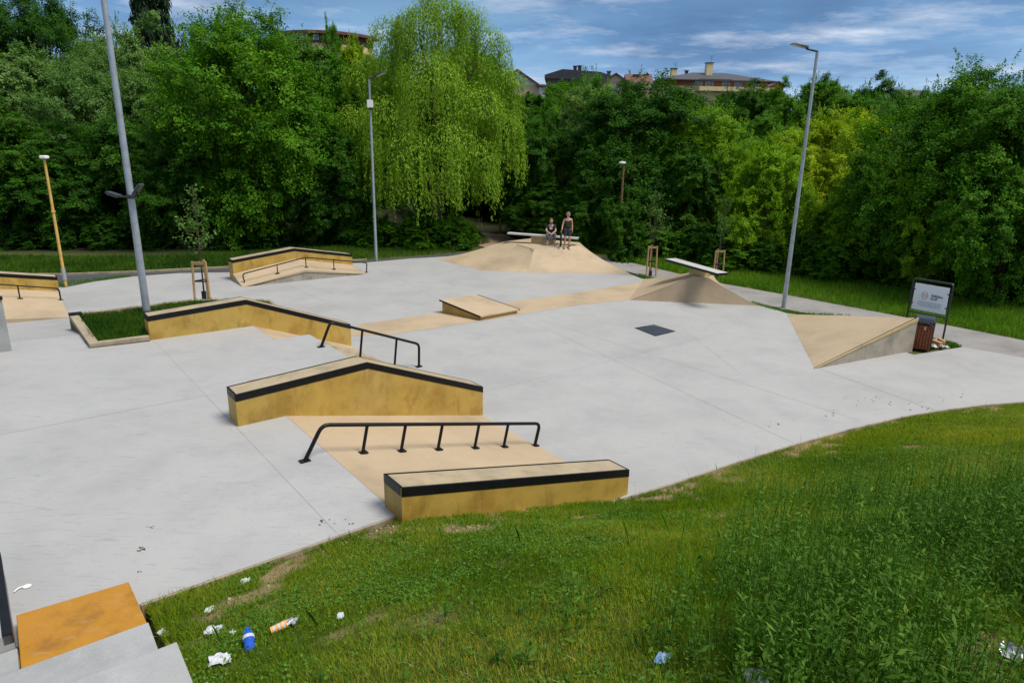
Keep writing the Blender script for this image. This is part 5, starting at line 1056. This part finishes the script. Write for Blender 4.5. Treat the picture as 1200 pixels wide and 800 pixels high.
def person(loc, face, label, pose, H=1.75):
    """pose: dict of joints in local coords (x right of the figure's own view from front is +x in picture, -y towards viewer)"""
    r_ = Matrix.Rotation(face, 3, 'Z'); L0 = Vector(loc); J = {k: L0+r_ @ Vector(v) for k, v in pose['J'].items()}
    names = ['pelvis', 'waist', 'chest', 'neck', 'skull', 'shL', 'elL', 'wrL', 'haL', 'shR', 'elR', 'wrR', 'haR', 'hiL', 'knL', 'anL', 'toL', 'hiR', 'knR', 'anR', 'toR']
    rad = dict(pelvis=(.135, .10), waist=(.12, .09), chest=(.15, .105), neck=.055, skull=.06, shL=.058, shR=.058, elL=.042, elR=.042, wrL=.028, wrR=.028, haL=(.036, .018), haR=(.036, .018), hiL=.088, hiR=.088, knL=.058, knR=.058, anL=.038, anR=.038, toL=.038, toR=.038)
    E_ = [('pelvis', 'waist'), ('waist', 'chest'), ('chest', 'neck'), ('neck', 'skull'), ('chest', 'shL'), ('shL', 'elL'), ('elL', 'wrL'), ('wrL', 'haL'), ('chest', 'shR'), ('shR', 'elR'), ('elR', 'wrR'), ('wrR', 'haR'), ('pelvis', 'hiL'), ('hiL', 'knL'), ('knL', 'anL'), ('anL', 'toL'), ('pelvis', 'hiR'), ('hiR', 'knR'), ('knR', 'anR'), ('anR', 'toR')]
    me = skin_mesh('body', [J[n] for n in names], [(names.index(a), names.index(b)) for a, b in E_], [rad[n] for n in names])
    mb = MB(); me_to_mb(me, mb)
    hc = J['skull']+Vector((0, 0, .075)); hf = Matrix.Rotation(face+pose.get('turn', 0), 3, 'Z')
    ball(mb, hc, .115, (.80, .95, 1.08), hf, 16, 12); ball(mb, hc+hf @ Vector((0, -.015, -.075)), .075, (.85, .95, .8), hf)
    ball(mb, hc+hf @ Vector((0, -.112, -.018)), .02, (.7, 1, 1.3), hf, 8, 6)
    for q in (-1, 1): ball(mb, hc+hf @ Vector((q*.093, .01, -.01)), .024, (.4, .8, 1.2), hf, 8, 6)
    for sd in ('L', 'R'):           # five fingers
        d = (J['ha'+sd]-J['wr'+sd]).normalized(); sidev = pose['palm'+sd]; sidev = (r_ @ Vector(sidev)); sidev = (sidev-d*sidev.dot(d)).normalized(); nrm = d.cross(sidev)
        for i in range(4):
            b0 = J['ha'+sd]+sidev*(i-1.5)*.019; L_ = (.062, .072, .068, .052)[i]; mb.tube([b0-d*.01, b0+d*L_*.5, b0+d*L_*.85+nrm*L_*.35], [.0095, .009, .007], 6)
        b0 = J['wr'+sd].lerp(J['ha'+sd], .45)-sidev*.03; mb.tube([b0, b0-sidev*.022+d*.03, b0-sidev*.022+d*.062+nrm*.01], [.012, .011, .008], 6)
    body = mb.build('person', M['skin'], origin=loc, smooth=True); body.data.polygons.foreach_set('use_smooth', [True]*len(body.data.polygons)); tag(body, label, 'person')
    fm = MB()
    for q in (-1, 1): ball(fm, hc+hf @ Vector((q*.036, -.097, .012)), .010, (1.3, .6, .8), hf, 8, 6)
    fm.build('eyes', M['eye'], body); fm = MB(); ball(fm, hc+hf @ Vector((0, -.098, -.062)), .02, (1.2, .4, .35), hf, 8, 6); fm.build('mouth', M['lip'], body)
    return body, J, hc, hf
def garment(name, J, chain, edges, radii, mat, parent, root=0):
    me = skin_mesh(name, [J[c] if isinstance(c, str) else c for c in chain], edges, radii, root); mb = MB(); me_to_mb(me, mb); o = mb.build(name, mat, parent, smooth=True); o.data.polygons.foreach_set('use_smooth', [True]*len(o.data.polygons)); return o
def shoe(J, sd, par, f):
    a, t_ = J['an'+sd], J['to'+sd]; d = (t_-a); d.z = 0; d.normalize(); m = MB(); c0 = Vector((a.x, a.y, min(a.z, t_.z)))-d*.03
    me = skin_mesh('shoe', [c0+Vector((0, 0, .02)), c0+d*.10+Vector((0, 0, .012)), c0+d*.22+Vector((0, 0, 0)), c0+Vector((0, 0, .06))], [(0, 1), (1, 2), (0, 3)], [(.05, .045), (.05, .04), (.045, .03), (.045, .045)]); me_to_mb(me, m); o = m.build('shoe', M['shoe'], par, smooth=True)
    n = Vector((-d.y, d.x, 0)); z = Vector((0, 0, -.045)); q = [c0-d*.06-n*.045+z, c0+d*.27-n*.05+z, c0+d*.27+n*.05+z, c0-d*.06+n*.045+z]; MB().prism(q, [p+Vector((0, 0, .022)) for p in q]).build('sole', M['sole'], o)
def skateboard(c, d, up, label):
    """c centre of deck, d long axis, up deck normal"""
    d = Vector(d).normalized(); up = Vector(up).normalized(); n = d.cross(up); r = thing('skateboard', c, label, 'skateboard'); c = Vector(c); pts = []
    for k in range(-8, 9):
        x = k/8*.40; w_ = .10*(1 if abs(x) < .28 else max(.25, math.sqrt(max(0, 1-((abs(x)-.28)/.125)**2)))); z = .05*max(0, (abs(x)-.27)/.13); pts.append((x, w_, z))
    m = MB()
    for i in range(16):
        (x0, w0, z0), (x1, w1, z1) = pts[i], pts[i+1]; f = lambda x, w_, z: c+d*x+n*w_+up*z
        m.prism([f(x0, -w0, z0), f(x1, -w1, z1), f(x1, w1, z1), f(x0, w0, z0)], [f(x0, -w0, z0+.011), f(x1, -w1, z1+.011), f(x1, w1, z1+.011), f(x0, w0, z0+.011)])
    m.build('deck', M['deckwood'], r); m = MB()
    for i in range(16):
        (x0, w0, z0), (x1, w1, z1) = pts[i], pts[i+1]; w0 *= .985; w1 *= .985; m.prism([f(x0, -w0, z0+.0115), f(x1, -w1, z1+.0115), f(x1, w1, z1+.0115), f(x0, w0, z0+.0115)], [f(x0, -w0, z0+.014), f(x1, -w1, z1+.014), f(x1, w1, z1+.014), f(x0, w0, z0+.014)])
    m.build('griptape', M['grip'], r)
    for q in (-1, 1):
        t = c+d*q*.21-up*.045; tr = MB().bar(t-n*.075, t+n*.075, .02, .02, up).bar(t, t+up*.045, .04, .03, d).build('truck', M['galv'], r)
        for w_ in (-1, 1): MB().lathe(t+n*w_*.085-n*.016, [(.02, 0), (.027, .006), (.027, .026), (.02, .032)], 12, n).build('wheel', M['wheel'], tr, smooth=True)
# standing person with tank top and cap
bs = P(664.5, 289.3, .955); f0 = .12
Jp = dict(pelvis=(0, 0, .93), waist=(0, 0, 1.08), chest=(0, .0, 1.30), neck=(0, -.01, 1.455), skull=(0, -.02, 1.54), shL=(-.185, 0, 1.385), elL=(-.27, -.03, 1.10), wrL=(-.32, -.14, .90), haL=(-.335, -.17, .83), shR=(.185, 0, 1.385), elR=(.22, .02, 1.09), wrR=(.22, -.06, .85), haR=(.22, -.075, .76),
          hiL=(-.09, 0, .86), knL=(-.12, -.03, .47), anL=(-.13, .02, .075), toL=(-.15, -.14, .045), hiR=(.09, 0, .86), knR=(.11, -.02, .47), anR=(.10, .03, .075), toR=(.13, -.13, .045))
b, J, hc, hf = person(bs, f0, 'standing person in black tank top, dark shorts and grey cap holding a skateboard upright', dict(J=Jp, palmL=(0, -1, 0), palmR=(0, -1, 0), turn=-.45))
lv = lambda a_, b_, q: J[a_].lerp(J[b_], q)
garment('tank_top', J, [J['pelvis']+Vector((0, 0, -.10)), 'waist', J['chest']+Vector((0, 0, .03)), lv('chest', 'shL', .55)+Vector((0, 0, .06)), lv('chest', 'shR', .55)+Vector((0, 0, .06))], [(0, 1), (1, 2), (2, 3), (2, 4)], [(.185, .15), (.175, .14), (.19, .15), (.06, .06), (.06, .06)], M['blackcloth'], b)
garment('shorts', J, [J['pelvis']+Vector((0, 0, .03)), 'hiL', lv('hiL', 'knL', .85), 'hiR', lv('hiR', 'knR', .85)], [(0, 1), (1, 2), (0, 3), (3, 4)], [(.15, .12), .115, .10, .115, .10], M['shorts'], b)
for sd in 'LR': shoe(J, sd, b, f0)
m = MB(); ball(m, hc+Vector((0, 0, .03)), .123, (.84, .98, .85), hf, 14, 10); m.v = [(x, y, max(z, hc.z+.035)) for x, y, z in m.v]; cp = m.build('cap', M['capcloth'], b, smooth=True)
q = [hc+hf @ Vector(v) for v in ((-.08, -.08, .045), (.08, -.08, .045), (.06, -.20, .03), (-.06, -.20, .03))]; MB().prism(q, [p+Vector((0, 0, .012)) for p in q]).build('cap_peak', M['capcloth'], cp)
m = MB(); ball(m, hc+hf @ Vector((0, .022, -.005)), .116, (.84, .90, .95), hf, 14, 10); m.build('hair', M['hairdark'], b, smooth=True)
sb = J['haL']+Vector((-.02, -.03, 0)); skateboard((sb.x, sb.y, .955+.41), (0, 0.0, 1), (-.9, -.4, 0), 'skateboard held upright at the standing person\'s side')
# seated person
bs2 = P(646, 289.0, .955); sx, sy = bs2[0], bs2[1]; zs_ = 1.40-.955
# bench line at this x: seat point
by_ = 35.2+(34.42-35.2)*((sx+.31)/3.65)
dy = by_-sy-.05
Jp = dict(pelvis=(0, dy, zs_+.11), waist=(0, dy-.05, zs_+.26), chest=(0, dy-.13, zs_+.46), neck=(0, dy-.17, zs_+.61), skull=(0, dy-.19, zs_+.69), shL=(-.185, dy-.13, zs_+.53), elL=(-.25, dy-.26, zs_+.27), wrL=(-.07, dy-.47, zs_+.17), haL=(-.02, dy-.53, zs_+.12), shR=(.185, dy-.13, zs_+.53), elR=(.25, dy-.26, zs_+.27), wrR=(.07, dy-.47, zs_+.17), haR=(.025, dy-.535, zs_+.11),
          hiL=(-.10, dy-.03, zs_+.095), knL=(-.19, dy-.43, zs_+.12), anL=(-.16, dy-.42, .20), toL=(-.19, dy-.58, .16), hiR=(.10, dy-.03, zs_+.095), knR=(.20, dy-.43, zs_+.12), anR=(.15, dy-.40, .20), toR=(.19, dy-.56, .16))
b, J, hc, hf = person(bs2, 0.0, 'seated person in black t-shirt and grey jeans with hands clasped on the bench', dict(J=Jp, palmL=(0, 0, 1), palmR=(0, 0, 1), turn=.1))
lv = lambda a_, b_, q: J[a_].lerp(J[b_], q)
ts = garment('t_shirt', J, ['pelvis', 'waist', 'chest', 'shL', lv('shL', 'elL', .62), 'shR', lv('shR', 'elR', .62)], [(0, 1), (1, 2), (2, 3), (3, 4), (2, 5), (5, 6)], [(.155, .125), (.15, .12), (.17, .13), .085, .07, .085, .07], M['blackcloth'], b)
MB().box(J['chest']+Vector((0, -.135, -.06)), (.15, .012, .13)).build('print', M['print'], ts)
garment('trousers', J, [J['pelvis']+Vector((0, 0, -.01)), 'hiL', 'knL', J['anL']+Vector((0, 0, .05)), 'hiR', 'knR', J['anR']+Vector((0, 0, .05))], [(0, 1), (1, 2), (2, 3), (0, 4), (4, 5), (5, 6)], [(.15, .12), .11, .082, .07, .11, .082, .07], M['jeans'], b)
for sd in 'LR': shoe(J, sd, b, 0)
m = MB(); ball(m, hc+hf @ Vector((0, .018, .02)), .126, (.84, .95, 1.0), hf, 14, 10); m.build('hair', M['hair'], b, smooth=True)
m = MB(); ball(m, hc+hf @ Vector((0, -.045, -.10)), .066, (.95, .8, .75), hf, 12, 8); m.build('beard', M['hair'], b, smooth=True)
fc = (J['anL']+J['anR'])/2; skateboard((fc.x, fc.y-.10, .955+.075), (1, .15, 0), (0, 0, 1), 'skateboard lying under the seated person\'s feet')

# ------------------------------------------------------------------ grass (stuff)
def blades(name, X, Y, h, w_, mat, label, cat, seed, zf=None, lean=.45, var=None):
    rs = np.random.RandomState(seed); n = len(X); Z = ground_z(X, Y) if zf is None else zf; a = rs.uniform(0, 6.283, n); d = np.stack([np.cos(a), np.sin(a), np.zeros(n)], 1); l = rs.uniform(0, 6.283, n); ln = np.stack([np.cos(l), np.sin(l), np.zeros(n)], 1)*(h*lean*rs.uniform(.2, 1.6, n))[:, None]
    B0 = np.stack([X, Y, Z-.01], 1); up = np.zeros((n, 3)); up[:, 2] = h; wv = d*(w_/2)[:, None]
    V = np.stack([B0-wv, B0+wv, B0+up*.62+ln*.45+wv*.7, B0+up+ln, B0+up*.62+ln*.45-wv*.7], 1)
    v = rs.uniform(0, 1, n)*.45 + 1.5*(fbm(X*.55, Y*.55, 31)-.5)+.36+.25*np.clip((X*CA+Y*SA-8)/4, 0, 1) if var is None else var
    return tag(link_mesh(name, quads_mesh(name, V, v), mat), label, cat, kind='stuff')
rs = np.random.RandomState(5)
def slope_points(n, smin=.5, smax=26, tmax=7.1, tmin=-2.5, margin=140):
    s = rs.uniform(smin, smax, n); t = rs.uniform(tmin, tmax, n); d = edge_t(s)-t; ok = (d > .01) & (s > .66); s = s[ok]; t = t[ok]; x = s*CA-t*SA; y = s*SA+t*CA
    ok = (y > .5); x = x[ok]; y = y[ok]; z = ground_z(x, y); u, v, c = project(np.stack([x, y, z], 1)); ok = (c > 1.3) & (u > -margin) & (u < 1200+margin) & (v < 800+margin*1.2) & (v > 0); return x[ok], y[ok], c[ok]
x, y, c = slope_points(3600000)
keep = rs.rand(len(x)) < np.clip((6.5/c)**1.3, .12, 1)*(1-.93*bare(x, y)); x, y, c = x[keep], y[keep], c[keep]
if len(x) > 520000: k = rs.permutation(len(x))[:520000]; x, y, c = x[k], y[k], c[k]
S_, T_ = x*CA+y*SA, -x*SA+y*CA
vy = 0
tall = np.clip((fbm(x*.55, y*.55, 51)-.42)*3, 0, 1); hh = rs.uniform(.025, .075, len(x))*(1+.8*tall)
blades('grass', x, y, hh, rs.uniform(.004, .008, len(x))*np.clip(c/8, .8, 2.0), LM['grass'], 'short mown green grass on the slope beside the skate park', 'grass', 9)
# clover-like ground leaves
x, y, c = slope_points(900000); keep = rs.rand(len(x)) < np.clip((5.5/c)**1.2, .1, 1)*(1-.9*bare(x, y))*np.clip((fbm(x*1.3, y*1.3, 61)-.36)*4, .12, 1); x, y = x[keep], y[keep]
if len(x) > 170000: x, y = x[:170000], y[:170000]
n = len(x); z = ground_z(x, y)+rs.uniform(.005, .055, n)
me = quads_mesh('clover', leaves(np.stack([x, y, z], 1), rs.normal(size=(n, 3))*.45+np.array([0, 0, 1.]), rs.uniform(.007, .019, n), rs, .7), rs.uniform(0, 1, n)*.7+.3*fbm(x, y, 8)); tag(link_mesh('clover', me, LM['clover']), 'small broad leaved weeds and clover among the grass', 'ground cover', kind='stuff')
# dry clippings
x, y, c = slope_points(60000); k = fbm(x*.7, y*.7, 77) > .47; x, y = x[k][:11000], y[k][:11000]
blades('dry_straw', x, y, rs.uniform(.015, .04, len(x)), rs.uniform(.003, .006, len(x)), LM['dry'], 'pale dry straw lying in the grass', 'straw', 12, lean=2.6)
# tall weeds on the near right of the slope
def weeds(n, fn, hmin, hmax, name, label, seed, leafsz=(.012, .030)):
    x, y, c = slope_points(n*8); u, v, _ = project(np.stack([x, y, ground_z(x, y)], 1)); w_ = fn(u, v)*np.clip((fbm(x*1.3, y*1.3, 91)-.40)*4.5, .03, 1); k = rs.rand(len(x)) < w_; x, y = x[k][:n], y[k][:n]; q = len(x); z = ground_z(x, y); r2 = np.random.RandomState(seed)
    h = r2.uniform(hmin, hmax, q)*(.25+1.35*np.clip((fbm(x*1.3, y*1.3, 91)-.36)*3, 0, 1)); a = r2.uniform(0, 6.28, q); lx = np.cos(a)*h*r2.uniform(0, .35, q); ly = np.sin(a)*h*r2.uniform(0, .35, q)
    Vs = []; kl = 15; tt = (np.arange(kl)+.5)/kl
    st = np.stack([x, y, z], 1); en = np.stack([x+lx, y+ly, z+h], 1); wv = np.stack([np.cos(a+1.5), np.sin(a+1.5), 0*a], 1)*.0025
    Vs.append(np.stack([st-wv, st+wv, en+wv*.4, en-wv*.4], 1)); var = [np.full(q, .35)]
    C = (st[:, None]*(1-tt[None, :, None])+en[:, None]*tt[None, :, None]).reshape(-1, 3); ang = r2.uniform(0, 6.28, len(C)); out = np.stack([np.cos(ang), np.sin(ang), r2.uniform(.1, .9, len(C))], 1); sz = r2.uniform(*leafsz, len(C))*np.repeat(r2.choice([.5, .7, 1.0, 1.5], q), kl)*np.tile(np.linspace(1.25, .6, kl), q)
    C = C+out*sz[:, None]*1.0; nr = np.stack([-out[:, 0]*.5, -out[:, 1]*.5, np.full(len(C), 1.)], 1)+r2.normal(size=(len(C), 3))*.35
    Vs.append(leaves(C, nr, sz, r2, .33, out*3)); var.append(np.repeat(r2.uniform(0, .6, q), kl)+r2.uniform(0, .4, len(C)))
    tag(link_mesh(name, quads_mesh(name, np.concatenate(Vs), np.concatenate(var)), LM['weed']), label, 'weeds', kind='stuff')
sm = lambda a, b_, x_: np.clip((x_-a)/(b_-a), 0, 1)
weeds(12000, lambda u, v: np.clip(sm(850, 1010, u+(v-600)*.7)*sm(566, 640, v+(u-900)*.05), 0, 1), .22, .62, 'tall_weeds', 'tall dark green leafy weeds over the lower right slope', 3)
weeds(2400, lambda u, v: np.clip(sm(640, 760, v)*sm(420, 620, u)*sm(980, 820, u), 0, 1)*.7, .15, .42, 'leafy_weeds', 'knee high weeds along the bottom middle of the slope', 4)
weeds(1500, lambda u, v: ((v < 640) & (u < 760)).astype(float)*.25+.04, .05, .16, 'edge_weeds', 'small sprigs of weed along the slab edge and grass', 5)
# long grass stems in the weeds
x, y, c = slope_points(60000); u, v, _ = project(np.stack([x, y, ground_z(x, y)], 1)); k = (rs.rand(len(x)) < .5*sm(760, 1000, u+(v-600)*.9)*sm(540, 640, v)+.01); x, y = x[k][:9000], y[k][:9000]
blades('long_grass', x, y, rs.uniform(.15, .42, len(x)), rs.uniform(.004, .008, len(x)), LM['verge'], 'long thin grass stems among the tall weeds', 'grass', 19, lean=.35)
# verges
def strip_pts(A, B, n):
    A = np.array([p[:2] for p in A]); B = np.array([p[:2] for p in B]); seg = rs.randint(0, len(A)-1, n); f = rs.rand(n, 1); g = rs.rand(n, 1); a = A[seg]*(1-f)+A[seg+1]*f; b_ = B[seg]*(1-f)+B[seg+1]*f; p = a*(1-g)+b_*g; return p[:, 0], p[:, 1]
rg = 'grass verge'
x, y = strip_pts([P(690, 291), P(740, 306), P(790, 318), P(848, 331), P(916, 343), P(1037, 366), P(1112, 380), P(1200, 397), P(1320, 423)], [P(690, 278), P(745, 290), P(800, 297), P(860, 306), P(930, 318), P(1040, 334), P(1112, 344), P(1200, 356), P(1320, 376)], 60000)
blades('verge_grass', x, y, rs.uniform(.10, .34, len(x)), rs.uniform(.012, .024, len(x)), LM['verge'], 'bright green grass verge beyond the grey path on the right', 'grass', 20)
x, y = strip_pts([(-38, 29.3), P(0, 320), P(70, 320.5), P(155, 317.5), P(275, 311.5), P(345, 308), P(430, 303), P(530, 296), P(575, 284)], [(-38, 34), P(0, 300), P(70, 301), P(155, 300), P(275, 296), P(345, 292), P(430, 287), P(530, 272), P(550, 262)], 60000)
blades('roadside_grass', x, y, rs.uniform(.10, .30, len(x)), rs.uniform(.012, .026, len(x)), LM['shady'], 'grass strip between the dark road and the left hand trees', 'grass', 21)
x, y = strip_pts([P(881, 353.5), P(905, 360), P(940, 367), P(1000, 369)], [P(881, 355), P(900, 361.5), P(925, 367), P(952, 368.5)], 2500); x2, y2 = strip_pts([P(1068, 405), P(1128, 406)], [P(1085, 394), P(1118, 402)], 3000); x3, y3 = strip_pts([P(745, 323), P(790, 333)], [P(750, 321), P(800, 334)], 1500); x4, y4 = strip_pts([P(70, 336), P(155, 324)], [P(60, 331), P(150, 322.5)], 2500)
x = np.concatenate([x, x2, x3, x4]); y = np.concatenate([y, y2, y3, y4]); blades('tufts', x, y, rs.uniform(.05, .16, len(x)), rs.uniform(.010, .02, len(x)), LM['verge'], 'grass tufts between the floor slab and the paths', 'grass', 22)
pin = np.array([(1.55, 17.95), (2.7, 17.85), (2.72, 18.26), (6.1, 18.3), (6.25, 20.1), (4.3, 21.3), (1.48, 20.95)])
def inside(px_, py_, poly):
    r_ = np.zeros(len(px_), bool); j = len(poly)-1
    for i in range(len(poly)):
        xi, yi = poly[i]; xj, yj = poly[j]; c_ = ((yi > py_) != (yj > py_)) & (px_ < (xj-xi)*(py_-yi)/(yj-yi+1e-9)+xi); r_ ^= c_; j = i
    return r_
s_ = rs.uniform(1.3, 6.5, 60000); t_ = rs.uniform(17.6, 21.6, 60000); k = inside(s_, t_, pin); s_, t_ = s_[k], t_[k]
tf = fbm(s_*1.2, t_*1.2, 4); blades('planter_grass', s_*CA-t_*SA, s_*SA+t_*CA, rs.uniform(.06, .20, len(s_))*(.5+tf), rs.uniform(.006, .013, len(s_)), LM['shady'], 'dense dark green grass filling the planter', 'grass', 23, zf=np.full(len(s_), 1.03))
